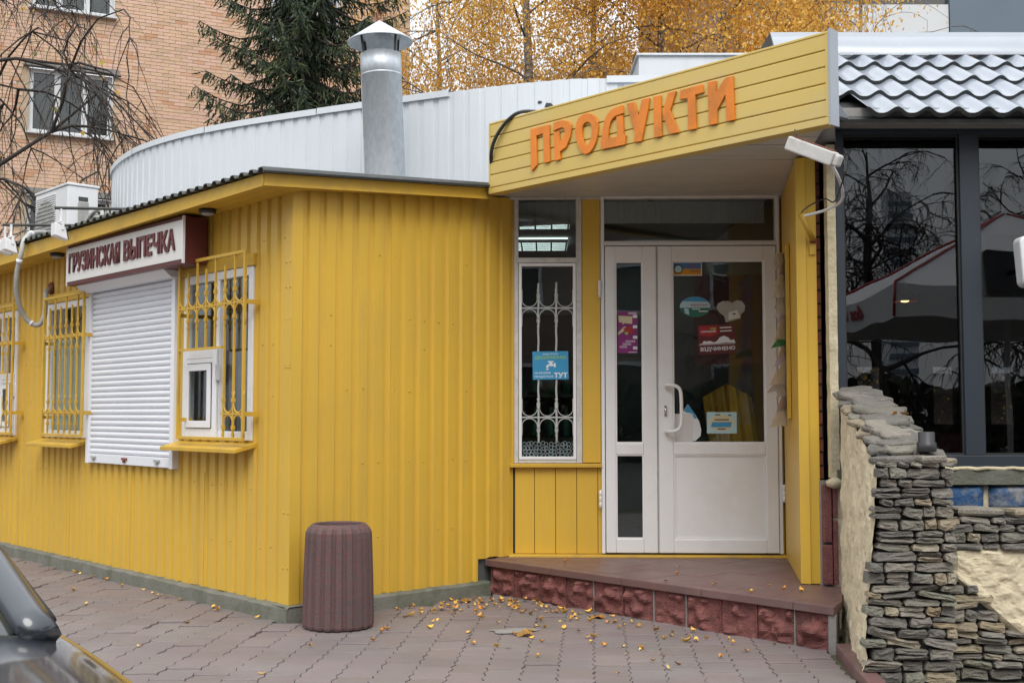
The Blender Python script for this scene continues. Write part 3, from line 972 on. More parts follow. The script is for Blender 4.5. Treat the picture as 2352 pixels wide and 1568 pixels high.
h.tube([(-3.55 + 0.17 * math.cos(a), 0.28 + 0.05 * math.sin(a), 2.78 + 0.12 * math.sin(a)) for a in [2 * PI * i / 24 for i in range(25)]], 0.018, 8, cap=False)
tag(h.build('coiled_hose', M_grey, None, FB.copy()), 'coiled grey ribbed hose lying on the kiosk roof', 'hose')

# flue pipe with conical cowl
flu = thing('flue_pipe', 'galvanised round flue pipe with a conical rain cowl above the kiosk roof', 'flue', T(-0.924, 8.6, 2.64) @ RY(R(-2.5)))
b = MB(); b.lathe([(0.150, 0.0), (0.150, 1.06), (0.1525, 1.062), (0.1525, 1.225), (0.146, 1.225), (0.146, 0.9)], 40, cap=False)
b.build('pipe', M_zinc, flu)
b = MB(); b.lathe([(0.1512, 1.052), (0.1545, 1.056), (0.1545, 1.064), (0.153, 1.068)], 40, cap=False)
b.build('joint_band', M_zinc, flu)
b = MB(); b.box(-0.004, 0.004, -0.1535, -0.150, 0.0, 1.05)
b.build('seam', M_zinc, flu, RZ(R(-75)))
b = MB(); b.lathe([(0.243, 1.315), (0.240, 1.312), (0.004, 1.475), (0.002, 1.486), (0.243, 1.322), (0.243, 1.315)], 48, cap=False)
b.build('cowl', M_zinc, flu)
for an in (40, 140, 220, 320):
    c_, s_ = math.cos(R(an)), math.sin(R(an))
    b = MB(); b.hexa([(0.143 * c_ - 0.012 * s_, 0.143 * s_ + 0.012 * c_, 1.16), (0.143 * c_ + 0.012 * s_, 0.143 * s_ - 0.012 * c_, 1.16), (0.145 * c_ + 0.012 * s_, 0.145 * s_ - 0.012 * c_, 1.16), (0.145 * c_ - 0.012 * s_, 0.145 * s_ + 0.012 * c_, 1.16),
                      (0.165 * c_ - 0.012 * s_, 0.165 * s_ + 0.012 * c_, 1.365), (0.165 * c_ + 0.012 * s_, 0.165 * s_ - 0.012 * c_, 1.365), (0.168 * c_ + 0.012 * s_, 0.168 * s_ - 0.012 * c_, 1.363), (0.168 * c_ - 0.012 * s_, 0.168 * s_ + 0.012 * c_, 1.363)])
    b.build('strut', M_dark, flu)

# ================================================================== round building behind: white parapet
par = thing('round_parapet', 'curved white profiled metal parapet wall behind the kiosk roof', 'parapet wall')
curve = [(3.2, 8.62), (0.94, 8.60), (0.11, 8.73), (-1.2, 9.34), (-2.5, 10.04), (-3.37, 10.76), (-3.95, 11.6), (-4.25, 12.5), (-4.2, 13.6), (-3.8, 15.0)]
cp = [Vector((p.x, p.y)) for p in catmull([(x, y, 0) for x, y in curve], 40)]
# resample by arc length and lay the ribs on
acc = [0.0]
for i in range(1, len(cp)): acc.append(acc[-1] + (cp[i] - cp[i - 1]).length)
def at_len(s):
    s = max(0, min(acc[-1] - 1e-6, s))
    lo, hi = 0, len(acc) - 1
    while hi - lo > 1:
        m = (lo + hi) // 2
        if acc[m] <= s: lo = m
        else: hi = m
    t = (s - acc[lo]) / max(1e-9, acc[hi] - acc[lo])
    p = cp[lo].lerp(cp[hi], t); d = (cp[hi] - cp[lo]).normalized()
    return p, Vector((d.y, -d.x))            # inward? normal to the left of travel
def par_top(s): return 3.69
vs = []; fs = []
s = 0.0
stations = []
while s < acc[-1] - 0.14:
    stations += [(s, 0.0), (s + 0.070, 0.0), (s + 0.076, 0.010), (s + 0.115, 0.010), (s + 0.121, 0.0)]
    s += 0.135
for (s, dpt) in stations:
    p, nrm = at_len(s)
    q = p + nrm * (-dpt) if nrm.y < 0 else p + nrm * dpt
    vs += [(q.x, q.y, 2.60), (q.x, q.y, par_top(s))]
for i in range(len(stations) - 1):
    a = 2 * i
    fs.append((a, a + 2, a + 3, a + 1))
b = MB(); b.add(vs, fs)
b.build('profiled_sheet', M_white_sheet, par)
# torn spot in the sheet above the canopy's left end
for (sa, zz, w_, h_) in ((2.93, 3.50, 0.035, 0.022), (2.99, 3.42, 0.03, 0.018), (3.0, 3.53, 0.02, 0.012)):
    p, nrm = at_len(sa)
    out = nrm if nrm.y < 0 else -nrm
    d_ = Vector((-out.y, out.x))
    q = p + out * 0.004
    MB().add([(q.x + d_.x * a * w_, q.y + d_.y * a * w_, zz + b_ * h_) for a, b_ in ((-1, -0.4), (-0.2, -1), (1, -0.2), (0.5, 0.7), (-0.6, 1))], [(0, 1, 2, 3, 4)]).build('torn_hole', M_dark, par)
# coping in lengths, two of them missing
ln_ = 0.0
k = 0
while ln_ < acc[-1] - 0.5:
    seg = 1.25
    skip = (2.95 < ln_ + 0.6 < 3.7)
    if not skip:
        b = MB(); vs = []; fs = []
        m = 10
        for i in range(m + 1):
            p, nrm = at_len(ln_ + 0.004 + (seg - 0.008) * i / m)
            out = nrm if nrm.y < 0 or nrm.x < -0.8 else -nrm
            a_, b_ = p + out * 0.018, p - out * 0.10
            zt = 3.695 + 0.003 * (k % 2)
            vs += [(a_.x, a_.y, zt - 0.045), (a_.x, a_.y, zt + 0.006), (b_.x, b_.y, zt + 0.010), (b_.x, b_.y, zt - 0.045)]
        for i in range(m):
            for e in range(4):
                a = i * 4 + e; c = i * 4 + (e + 1) % 4
                fs.append((a, a + 4, c + 4, c))
        b.add(vs, fs)
        b.build('coping', M_white_sheet, par)
    ln_ += seg; k += 1
rb = thing('roof_box', 'flat pale grey metal roof box behind the canopy', 'roof box')
b = MB(); b.box(1.02, 3.4, 9.3, 10.8, 3.2, 4.07)
b.build('box_side', M_white_sheet, rb)
b = MB(); b.box(1.0, 3.42, 9.28, 10.82, 4.071, 4.09)
b.build('box_lid', M_white_sheet, rb, bevel=0.004)

# ================================================================== recessed shop front
shop = thing('shop_building', 'recessed yellow shop front with white double door and narrow window', 'shop front', FD.copy())
# vertical boards under the window
x = 0.02
for k, wdt in enumerate((0.135, 0.145, 0.145, 0.145, 0.03)):
    MB().box(x + 0.0015, x + wdt - 0.0015, 0.0, 0.02, 0.245, 0.832).build('wall_board', M_yel, shop, bevel=0.003)
    x += wdt
MB().box(-0.03, 0.625, 0.021, 0.035, 0.24, 0.83).build('backing', M_dark, shop)
MB().box(0.486, 0.612, -0.012, 0.03, 0.865, 2.735).build('pilaster', M_yel, shop, bevel=0.003)
MB().box(-0.015, 0.618, -0.045, 0.019, 0.834, 0.86).build('sill', M_yel2, shop, bevel=0.003)
MB().box(-0.02, 1.88, -0.07, 0.03, 0.19, 0.243).build('threshold', M_yel2, shop, bevel=0.006)
# window: fixed light above, taller light below with a white grille inside
fr = MB()
fr.box(0.016, 0.045, -0.02, 0.04, 0.862, 2.735)
fr.box(0.445, 0.484, -0.02, 0.04, 0.862, 2.735)
fr.box(0.046, 0.444, -0.019, 0.04, 2.70, 2.735)
fr.box(0.030, 0.455, -0.030, 0.04, 2.245, 2.280)
fr.box(0.046, 0.444, -0.019, 0.04, 0.862, 0.885)
MB().box(-0.10, 0.0155, 0.0, 0.035, 0.862, 2.735).build('jamb', M_yel, shop)
win = fr.build('window', M_offw, shop, bevel=0.003)
ring(MB(), 0.048, 0.443, 0.887, 2.242, 0.020, -0.024, 0.01).build('inner_frame', M_pvc, win, bevel=0.002)
MB().box(0.046, 0.444, 0.016, 0.020, 2.282, 2.70).build('pane', M_glass, win)
MB().box(0.066, 0.424, 0.012, 0.016, 0.90, 2.225).build('pane', M_glass, win)
# white scroll grille just outside the lower pane
gy = -0.012
def white_grille():
    bar_x = (0.183, 0.307)
    root = MB().tube([(bar_x[0], gy, 1.0)] + [(bar_x[0] + 0.0016 * math.sin(i * 1.3), gy, 1.0 + 1.105 * i / 40) for i in range(41)], 0.0075, 8).build('window_grille', M_zincw, shop)
    MB().tube([(bar_x[1] + 0.0016 * math.sin(i * 1.3), gy, 1.0 + 1.11 * i / 40) for i in range(41)], 0.0075, 8).build('bar', M_zincw, root)
    for zr in (1.931, 1.176):
        MB().box(0.069, 0.422, gy - 0.004, gy + 0.004, zr - 0.005, zr + 0.005).build('cross_bar', M_zincw, root)
        for k in range(3):
            xm = 0.121 + k * 0.124
            r = 0.055
            for sgn in (1, -1):
                pts = arc_pts(xm, r + 0.008, r, PI, 2 * PI, gy)
                pts = [(xm - 0.072, gy, 0.128), (xm - 0.052, gy, 0.094)] + pts + [(xm + 0.052, gy, 0.094), (xm + 0.072, gy, 0.128)]
                pts = [(min(0.421, max(0.07, p[0])), p[1], zr + sgn * p[2]) for p in pts]
                MB().tube(pts, 0.0028, 6, flat=1.3).build('scroll', M_zincw, root)
        for bx in bar_x:
            for dz in (-0.065, 0.065):
                MB().lathe([(0.0095, -0.010), (0.0102, 0), (0.0095, 0.010)], 8, (bx, gy, zr + dz)).build('collar', M_zincw, root)
white_grille()
# lace curtain strip at the foot of the window
lace = MB()
for i in range(14):
    for j in range(4):
        cx_, cz_ = 0.085 + i * 0.026 + rnd.uniform(-0.006, 0.006), 0.915 + j * 0.026 + rnd.uniform(-0.006, 0.006)
        lace.tube([(cx_ + 0.013 * math.cos(a), 0.035, cz_ + 0.013 * math.sin(a)) for a in [2 * PI * q / 10 for q in range(11)]], 0.0018, 4, cap=False)
lc = lace.build('lace_curtain', M_print, None, FD.copy(), kind=None)
tag(lc, 'white lace trim across the foot of the narrow shop window', 'curtain')

# door set: outer frame, transom light, two leaves
df = MB()
df.box(0.616, 0.640, -0.03, 0.05, 0.25, 2.745)
df.box(1.822, 1.848, -0.03, 0.05, 0.25, 2.752)
df.box(0.6405, 1.8215, -0.03, 0.05, 2.695, 2.745)
df.box(0.6405, 1.8215, -0.03, 0.05, 2.362, 2.394)
dfo = df.build('door_frame', M_pvc, shop, bevel=0.004)
MB().box(0.642, 1.820, 0.004, 0.008, 2.395, 2.694).build('transom_pane', M_glass, dfo)
MB().box(0.6405, 1.8215, -0.042, -0.0305, 2.366, 2.378).build('drip_bead', M_pvc, dfo)
def leaf(x0, x1, gx0, gx1, zparts, name):
    z0, z1 = 0.256, 2.356
    y0, y1 = -0.040, 0.02
    m = MB()
    m.box(x0, gx0, y0, y1, z0, z1); m.box(gx1, x1, y0, y1, z0, z1)
    m.box(gx0 + 0.0003, gx1 - 0.0003, y0, y1, z0, zparts[0]); m.box(gx0 + 0.0003, gx1 - 0.0003, y0, y1, zparts[3], z1)
    m.box(gx0 + 0.0003, gx1 - 0.0003, y0, y1, zparts[1], zparts[2])
    return m.build(name, M_pvc, shop, bevel=0.005)
dl = leaf(0.645, 0.996, 0.714, 0.902, (0.352, 0.922, 1.000, 2.250), 'door')
dr = leaf(1.004, 1.818, 1.106, 1.735, (0.349, 0.922, 1.000, 2.255), 'door')
MB().box(0.709, 0.907, -0.012, -0.008, 0.347, 0.927).build('glass', M_glass, dl)
MB().box(0.709, 0.907, -0.012, -0.008, 0.995, 2.255).build('glass', M_glass, dl)
MB().box(1.101, 1.740, -0.012, -0.008, 0.995, 2.260).build('glass', M_glass, dr)
MB().box(1.106, 1.735, -0.026, 0.01, 0.350, 0.921).build('lower_panel', M_pvc, dr)
for (a, b_, c_, d_) in ((1.106, 1.735, 0.349, 0.922), (1.106, 1.735, 1.000, 2.255)):
    ring(MB(), a, b_, c_, d_, 0.010, -0.034, -0.027).build('glazing_bead', M_pvc, dr)
for (a, b_, c_, d_) in ((0.714, 0.902, 0.352, 0.922), (0.714, 0.902, 1.0, 2.25)):
    ring(MB(), a, b_, c_, d_, 0.009, -0.034, -0.027).build('glazing_bead', M_pvc, dl)
MB().box(0.9965, 1.0035, -0.044, -0.030, 0.258, 2.354).build('meeting_strip', M_grey, dl)
hp_ = catmull([(1.060, -0.04, 1.395), (1.06, -0.075, 1.395), (1.085, -0.10, 1.395), (1.125, -0.105, 1.385), (1.150, -0.105, 1.35), (1.155, -0.105, 1.24), (1.150, -0.105, 1.125), (1.125, -0.105, 1.09), (1.085, -0.10, 1.08), (1.06, -0.075, 1.08), (1.060, -0.04, 1.08)], 5)
MB().tube(hp_, 0.0125, 10).build('handle', M_pvc, dr)
MB().box(1.046, 1.060, -0.044, -0.0405, 1.185, 1.255).build('keyhole_plate', M_black, dr)
MB().lathe([(0.008, 0), (0.008, 0.06)], 10, (1.053, -0.049, 1.19)).build('lock_cylinder', M_chrome, dr)
for (xx, zz) in ((0.606, 2.06), (0.606, 0.62), (1.853, 2.06), (1.853, 0.66)):
    MB().lathe([(0.010, -0.06), (0.010, -0.021), (0.0085, -0.020), (0.0085, -0.018), (0.010, -0.017), (0.010, 0.017), (0.0085, 0.018), (0.0085, 0.02), (0.010, 0.021), (0.010, 0.06)], 10, (xx, -0.042, zz)).build('hinge', M_pvc, dfo)
# wall strip right of the door and the return wall coming forward to the canopy corner
MB().box(1.850, 1.93, -0.005, 0.03, 0.243, 2.75).build('wall_strip', M_yel, shop)
FDi = FD.inverted()
def toD(x, y): 
    q = FDi @ Vector((x, y, 0)); return (q.x, q.y)
rw = [toD(1.868, 8.10), toD(1.655, 6.80), toD(1.705, 6.775), toD(1.92, 8.10)]
MB().prism_z(rw, 0.232, 2.69).build('return_wall', M_yel, shop)
rw2 = [toD(1.706, 6.785), toD(1.766, 6.775), toD(1.785, 6.90), toD(1.73, 6.92)]
MB().prism_z(rw2, 0.232, 2.69).build('corner_post', M_yel, shop, bevel=0.003)
MB().prism_z([toD(1.725, 6.768), toD(1.760, 6.767), toD(1.760, 6.773), toD(1.725, 6.774)], 2.12, 2.19).build('fixing_plate', M_yel2, shop)

# shop interior
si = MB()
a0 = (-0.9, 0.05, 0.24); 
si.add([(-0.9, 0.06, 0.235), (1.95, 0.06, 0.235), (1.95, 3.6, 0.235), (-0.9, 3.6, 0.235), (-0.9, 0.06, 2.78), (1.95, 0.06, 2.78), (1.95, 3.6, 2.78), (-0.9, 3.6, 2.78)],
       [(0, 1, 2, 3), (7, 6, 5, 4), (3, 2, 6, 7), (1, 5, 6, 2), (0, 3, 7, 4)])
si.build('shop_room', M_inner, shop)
for (lx, ly) in ((0.15, 1.3), (0.15, 2.6), (1.25, 2.9)):
    t = thing('ceiling_light', 'lit recessed ceiling light panel with louvres inside the shop', 'ceiling light', FD @ T(lx, ly, 2.76), 'ceiling lights in the shop')
    MB().box(-0.28, 0.28, -0.28, 0.28, 0.0, 0.012).build('diffuser', M_lamp, t)
    lv = MB()
    for k in range(5):
        lv.box(-0.28, 0.28, -0.28 + k * 0.135, -0.265 + k * 0.135, -0.03, -0.001)
        lv.box(-0.28 + k * 0.135, -0.265 + k * 0.135, -0.28, 0.28, -0.031, -0.0305)
    lv.build('louvre', M_pvc, t)
# shelving with jars inside, a red panel and a yellow-blue curtain behind the door
sh = thing('shelf_unit', 'dark shop shelving with bottles behind the narrow window', 'shelves', FD @ T(-0.2, 0.9, 0.235))
for k in range(5): MB().box(-0.2, 0.85, 0.0, 0.3, 0.1 + k * 0.33, 0.125 + k * 0.33).build('shelf', M_indark, sh)
MB().box(-0.2, 0.85, 0.301, 0.32, 0.0, 1.75).build('back_panel', M_indark, sh)
bm_ = MB().lathe([(0.03, 0), (0.032, 0.02), (0.032, 0.13), (0.013, 0.18), (0.013, 0.23), (0.015, 0.235)], 10).mesh('bottle')
bm_.materials.append(M_green)
for k in range(4):
    for j in range(8):
        o = obj('bottle', bm_, None, None, FD @ T(-0.33 + j * 0.12, 1.03 + rnd.uniform(-0.04, 0.04), 0.361 + k * 0.33))
        tag(o, 'dark green bottle on the shop shelf behind the window', 'bottle', 'bottles on the shop shelf')
rp = MB().box(1.30, 1.80, 0.35, 0.36, 1.55, 2.20).build('red_display_panel', M_sofa, None, FD.copy())
tag(rp, 'dark red display panel hanging inside behind the door glass', 'panel')
cu_ = MB()
n = 30
vs = []; fs = []
for i in range(n + 1):
    xx = 1.42 + 0.36 * i / n
    yy = 0.45 + 0.03 * math.sin(i * 0.9)
    vs += [(xx, yy, 0.95), (xx - 0.05, yy, 1.42 - 0.2 * abs(i / n - 0.5))]
for i in range(n): fs.append((2 * i, 2 * i + 2, 2 * i + 3, 2 * i + 1))
cu_.add(vs, fs, True)
tag(cu_.build('yellow_cloth', M_yel2, None, FD.copy()), 'folded dull yellow cloth hanging inside behind the door glass', 'cloth')

# ------------------------------------------------------------------ stickers and notices on the door and window
SY = -0.0130      # outer face of the glass
def sheet(name, label, x0, x1, z0, z1, mat, y=SY, rot=0.0, cat='sticker', group=None):
    t = thing(name, label, cat, FD @ T((x0 + x1) / 2, y, (z0 + z1) / 2) @ RY(rot), group)
    w, h_ = (x1 - x0) / 2, (z1 - z0) / 2
    MB().box(-w, w, -0.0008, 0, -h_, h_).build('sheet', mat, t)
    return t, w, h_
t, w, h_ = sheet('purple_poster', 'purple poster with white squares and a speech bubble on the narrow door leaf', 0.731, 0.868, 1.618, 1.905, M_purple, cat='poster')
MB().prism_y([(-w + 0.005, 0.115), (w - 0.035, 0.110), (w - 0.037, 0.058), (-0.02, 0.064), (-0.035, 0.052), (-0.032, 0.066), (-w + 0.008, 0.07)], -0.0016, -0.0009).build('speech_bubble', M_beige, t)
for zz in (0.110, 0.038, -0.034, -0.108): MB().box(w - 0.032, w - 0.002, -0.0016, -0.0009, zz - 0.010, zz + 0.010).build('white_square', M_print, t)
MB().prism_y([(-0.03, 0.03), (0.03, 0.045), (0.045, 0.0), (-0.01, -0.02)], -0.0016, -0.0009).build('pack_picture', M_red, t)
MB().prism_y([(-0.02, 0.0), (0.005, 0.002), (0.0, -0.018), (-0.018, -0.015)], -0.0022, -0.0017).build('pack_picture', M_lime, t)
MB().prism_y([(-w + 0.002, -0.02), (-0.015, 0.015), (-0.012, 0.04), (-0.025, 0.04), (-w + 0.005, -0.0)], -0.0016, -0.0009).build('hand_picture', M_beige, t)
for k in range(3): obj('lettering', fit_text('OOOO' if k == 1 else 'OOO', -0.055 + k * 0.02, -0.005 + k * 0.028, -0.108 + k * 0.019, -0.093 + k * 0.019, -0.0009, 0.0006, 0.02), M_print, t)
for zz in (0.136, 0.128, -0.138): MB().box(0.005, w - 0.006, -0.0015, -0.0009, zz - 0.002, zz + 0.002).build('print_line', M_print, t)

t, w, h_ = sheet('tax_sticker', 'blue and orange rectangular sticker with round emblem at the top of the door glass', 1.108, 1.315, 2.152, 2.246, M_print)
MB().box(-w + 0.005, w - 0.006, -0.0014, -0.0009, 0.0005, h_ - 0.005).build('blue_band', M_flagb, t)
MB().box(-w + 0.005, w - 0.006, -0.0014, -0.0009, -h_ + 0.006, 0.0).build('orange_band', M_flago, t)
b = MB(); b.tube([(-0.06 + 0.03 * math.cos(a), -0.0022, 0.03 * math.sin(a)) for a in [2 * PI * k / 24 for k in range(25)]], 0.0035, 5, cap=False); b.build('emblem_ring', M_dark, t)
MB().prism_y([(-0.06 + 0.024 * math.cos(2 * PI * k / 20), 0.024 * math.sin(2 * PI * k / 20)) for k in range(20)], -0.002, -0.0015).build('emblem', M_cyan, t)
obj('lettering', fit_text('ЦЕНТР', 0.012, 0.065, 0.026, 0.036, -0.0015, 0.0006, 0.02), M_red, t)
obj('lettering', fit_text('ОБСЛУГОВУВАННЯ', -0.018, 0.088, 0.008, 0.019, -0.0015, 0.0006, 0.02), M_red, t)
for zz in (-0.009, -0.017): MB().box(0.02, 0.09, -0.0019, -0.0015, zz - 0.0015, zz + 0.0015).build('print_line', M_dark, t)

t = thing('oval_sticker', 'oval landscape sticker in blue and green on the door glass', 'sticker', FD @ T(1.265, SY, 1.936))
el = lambda a, b_, n=32, cx_=0, cz_=0: [(cx_ + a * math.cos(2 * PI * k / n), cz_ + b_ * math.sin(2 * PI * k / n)) for k in range(n)]
MB().prism_y(el(0.105, 0.071), -0.0008, 0).build('sheet', M_cyan, t)
MB().prism_y([(0.105 * math.cos(a), 0.071 * math.sin(a)) for a in [R(185) + R(170) * k / 20 for k in range(21)]], -0.0014, -0.0009).build('green_field', M_green, t)
MB().prism_y([(0.103 * math.cos(a), 0.070 * math.sin(a)) for a in [R(30) + R(115) * k / 16 for k in range(17)]], -0.0014, -0.0009).build('sky_band', M_sky, t)
obj('lettering', fit_text('МОЛОЧНА', -0.03, 0.088, 0.006, 0.020, -0.0016, 0.0006, 0.02), M_red, t)
MB().box(-0.02, 0.035, -0.0018, -0.0015, -0.018, -0.012).build('print_line', M_print, t)
MB().box(0.025, 0.088, -0.0018, -0.0015, -0.034, -0.026).build('print_line', M_print, t)
MB().prism_y([(-0.075, -0.01), (-0.045, -0.012), (-0.04, -0.055), (-0.07, -0.045)], -0.0018, -0.0015).build('river', M_cyan, t)

t = thing('chef_hat_sticker', 'pale heart-like chef hat sticker on the door glass', 'sticker', FD @ T(1.515, SY, 1.910) @ RY(R(-8)))
hat = [(-0.05, -0.075), (-0.055, -0.03), (-0.085, 0.0), (-0.1, 0.035), (-0.085, 0.062), (-0.05, 0.073), (-0.01, 0.068), (0.015, 0.052), (0.045, 0.066), (0.08, 0.055), (0.098, 0.02), (0.088, -0.015), (0.06, -0.035), (0.055, -0.062)]
MB().prism_y(hat, -0.0008, 0).build('sheet', M_grey, t)
MB().prism_y([(-0.03, -0.06), (-0.02, -0.01), (0.04, 0.0), (0.05, -0.055)], -0.0014, -0.0009).build('hat_band', M_paper, t)
MB().prism_y(el(0.012, 0.005, 12, 0.015, -0.025), -0.0019, -0.0015).build('eye_mark', M_dark, t)

t, w, h_ = sheet('open_sign', 'dark red sign reading ВІДЧИНЕНО on the door glass', 1.285, 1.540, 1.612, 1.812, M_maroon, rot=R(-3), cat='sign')
MB().prism_y([(-w + 0.01, h_ - 0.004), (0.01, h_ - 0.004), (0.015, 0.04), (-0.05, 0.02), (-w + 0.01, 0.035)], -0.0014, -0.0009).build('red_patch', M_red, t)
obj('lettering', fit_text('ПЕРШИЙ', -0.105, -0.005, 0.05, 0.066, -0.0016, 0.0006, 0.03), M_print, t)
MB().box(-0.04, -0.002, -0.0019, -0.0015, 0.070, 0.080).build('green_leaf', M_lime, t)
for zz in (0.078, 0.055): MB().box(0.025, 0.105, -0.0014, -0.0009, zz - 0.004, zz + 0.004).build('print_line', M_print, t)
sk = [(-w + 0.003, -0.028), (-0.1, -0.022), (-0.09, -0.006), (-0.07, -0.012), (-0.05, -0.008), (-0.02, -0.02), (0.0, -0.012), (0.02, 0.012), (0.05, 0.022), (0.08, 0.008), (0.095, -0.012), (0.115, -0.006), (w - 0.004, -0.02), (w - 0.003, -0.03), (0.06, -0.026), (0.0, -0.03)]
MB().prism_y(sk, -0.0014, -0.0009).build('skyline_picture', M_print, t)
MB().box(-w + 0.003, w - 0.003, -0.0014, -0.0009, -0.036, -0.033).build('print_line', M_print, t)
obj('lettering', fit_text('ВІДЧИНЕНО', -w + 0.012, w - 0.006, -0.082, -0.05, -0.0009, 0.0008, 0.03), M_print, t)

t, w, h_ = sheet('white_notice', 'white paper notice beside the door handle', 1.108, 1.243, 1.008, 1.200, M_paper, y=SY - 0.0012, cat='notice')
t = thing('water_drop_poster', 'blue-edged water drop poster half covered by the white notice', 'poster', FD @ T(1.21, SY, 1.12))
drop = [(-0.06, -0.10), (-0.07, 0.02), (-0.04, 0.09), (0.0, 0.145), (0.04, 0.09), (0.075, 0.03), (0.09, -0.03), (0.085, -0.07), (0.05, -0.105)]
MB().prism_y(drop, -0.0008, 0).build('sheet', M_print, t)
MB().prism_y([(-0.03, 0.10), (0.0, 0.143), (0.04, 0.09), (0.06, 0.05), (0.045, 0.045), (0.02, 0.085), (-0.01, 0.09)], -0.0011, -0.00085).build('blue_edge', M_sky, t)
t, w, h_ = sheet('pale_flyer', 'pale flyer with a blue bar low on the door glass', 1.338, 1.542, 1.066, 1.212, M_cyan, cat='flyer')
MB().prism_y([(-0.075, -0.03), (0.06, -0.03), (0.07, 0.005), (-0.065, 0.005)], -0.0014, -0.0009).build('blue_bar', M_sky, t)
MB().prism_y(el(0.085, 0.055, 24, 0, 0.0), -0.00085, -0.0005).build('wreath', M_beige, t)
for (a, b_, c_) in ((-0.05, 0.05, 0.021), (-0.03, 0.025, -0.042), (-0.045, -0.01, 0.055), (0.045, 0.065, 0.052)): MB().box(a, b_, -0.0014, -0.0009, c_ - 0.004, c_ + 0.004).build('print_line', M_dark, t)

t, w, h_ = sheet('water_sign', 'blue sign with a white tap and the word ТУТ on the narrow window', 0.143, 0.390, 1.436, 1.630, M_sky, y=-0.026, rot=R(-0.8), cat='sign')
obj('lettering', fit_text('ВОДА ПИТНА', -0.05, 0.055, 0.072, 0.083, -0.0009, 0.0006, 0.02), M_print, t)
obj('lettering', fit_text('ДЕСНЯНСЬКА', -0.11, 0.112, 0.040, 0.066, -0.0009, 0.0006, 0.03), M_lime, t)
obj('lettering', fit_text('НА РОЗЛИВ', -0.11, 0.0, -0.058, -0.044, -0.0009, 0.0006, 0.02), M_print, t)
obj('lettering', fit_text('ПРОДАЄТЬСЯ', -0.11, 0.018, -0.085, -0.070, -0.0009, 0.0006, 0.02), M_print, t)
obj('lettering', fit_text('ТУТ', 0.024, 0.116, -0.086, -0.050, -0.0009, 0.0006, 0.04), M_print, t)
tap = [(-0.03, -0.016), (-0.03, -0.002), (-0.018, 0.008), (-0.008, 0.009), (-0.008, 0.02), (-0.017, 0.022), (-0.017, 0.030), (0.022, 0.030), (0.022, 0.022), (0.012, 0.02), (0.012, 0.010), (0.024, 0.008), (0.024, 0.016), (0.036, 0.016), (0.036, -0.013), (0.024, -0.013), (0.024, -0.004), (0.0, -0.006), (-0.012, -0.004), (-0.015, -0.016)]
MB().prism_y(tap, -0.0014, -0.0009).build('tap_picture', M_print, t)
MB().box(-0.031, -0.013, -0.0014, -0.0009, -0.031, -0.022).build('drop_picture', M_print, t)

# ------------------------------------------------------------------ canopy over the entrance
can = thing('canopy', 'projecting entrance canopy with pale yellow boarded face and white slatted soffit', 'canopy', FC.copy())
CX0, CX1 = 0.135, 2.735
zb = 2.700
for k in range(5):
    hgt = 0.0855
    z0 = zb + k * hgt
    m = MB()
    m.prism_x([(-0.012, z0 + 0.006), (-0.016, z0 + 0.009), (-0.016, z0 + hgt - 0.004), (-0.013, z0 + hgt), (0.004, z0 + hgt), (0.004, z0 + 0.0005), (-0.006, z0 + 0.0005), (-0.006, z0 + 0.005)], CX0 + 0.014, CX1 - 0.022)
    m.build('face_board', M_cream, can)
MB().prism_x([(-0.020, 2.662), (-0.020, 2.6985), (0.0, 2.6985), (0.06, 2.672), (0.06, 2.662)], CX0, CX1 - 0.002).build('bottom_trim', M_cream, can, bevel=0.002)
MB().box(CX0, CX1 - 0.002, -0.018, 0.05, 3.128, 3.142).build('top_cap', M_cream, can, bevel=0.003)
MB().box(CX0, CX0 + 0.013, -0.0185, 0.02, 2.700, 3.127).build('end_trim', M_cream, can)
MB().box(CX1 - 0.021, CX1 - 0.002, -0.0195, 0.02, 2.700, 3.127).build('end_trim', M_cream, can)
MB().box(CX1 - 0.0015, CX1 + 0.012, -0.024, 0.05, 2.655, 3.150).build('end_cap', M_flash, can)
# roof slab of the canopy (triangular plan)
FCi = FC.inverted()
def toC(x, y):
    q = FCi @ Vector((x, y, 0)); return (q.x, q.y)
roof_poly = [(CX0, 0.006), (CX1 - 0.003, 0.006), toC(1.93, 6.9), toC(1.95, 8.6), toC(-0.1, 8.6), toC(-0.12, 7.9)]
MB().prism_z(roof_poly, 2.76, 3.10).build('canopy_deck', M_flash, can)
# soffit strips run parallel to the shop front
n = 0
yy = 6.02
while yy < 8.12:
    # clip a strip (world y .. y+0.095) to the soffit triangle
    def xr(y):
        # front edge line in world
        t_ = (y - 7.886) / (-dB.y); xf = -0.234 + t_ * (-dB.x)
        return xf
    y0_, y1_ = yy, min(yy + 0.096, 8.125)
    xa0, xa1 = max(-0.13, xr(y0_) + 0.02), max(-0.13, xr(y1_) + 0.02)
    xb0 = 1.62 + 0.25 * (y0_ - 5.9) / 2.2; xb1 = 1.62 + 0.25 * (y1_ - 5.9) / 2.2
    if xa0 < xb0:
        poly = [toC(xa0, y0_ + 0.002), toC(xb0, y0_ + 0.002), toC(xb1, y1_ - 0.002), toC(xa1, y1_ - 0.002)]
        sag = rnd.uniform(0, 0.004)
        MB().prism_z(poly, 2.705 - sag, 2.715 - sag).build('soffit_strip', M_soff, can)
    yy += 0.098
MB().prism_z([toC(-0.13, 8.115), toC(1.87, 8.06), toC(1.87, 8.09), toC(-0.13, 8.14)], 2.688, 2.702).build('soffit_edge_bead', M_offw, can)

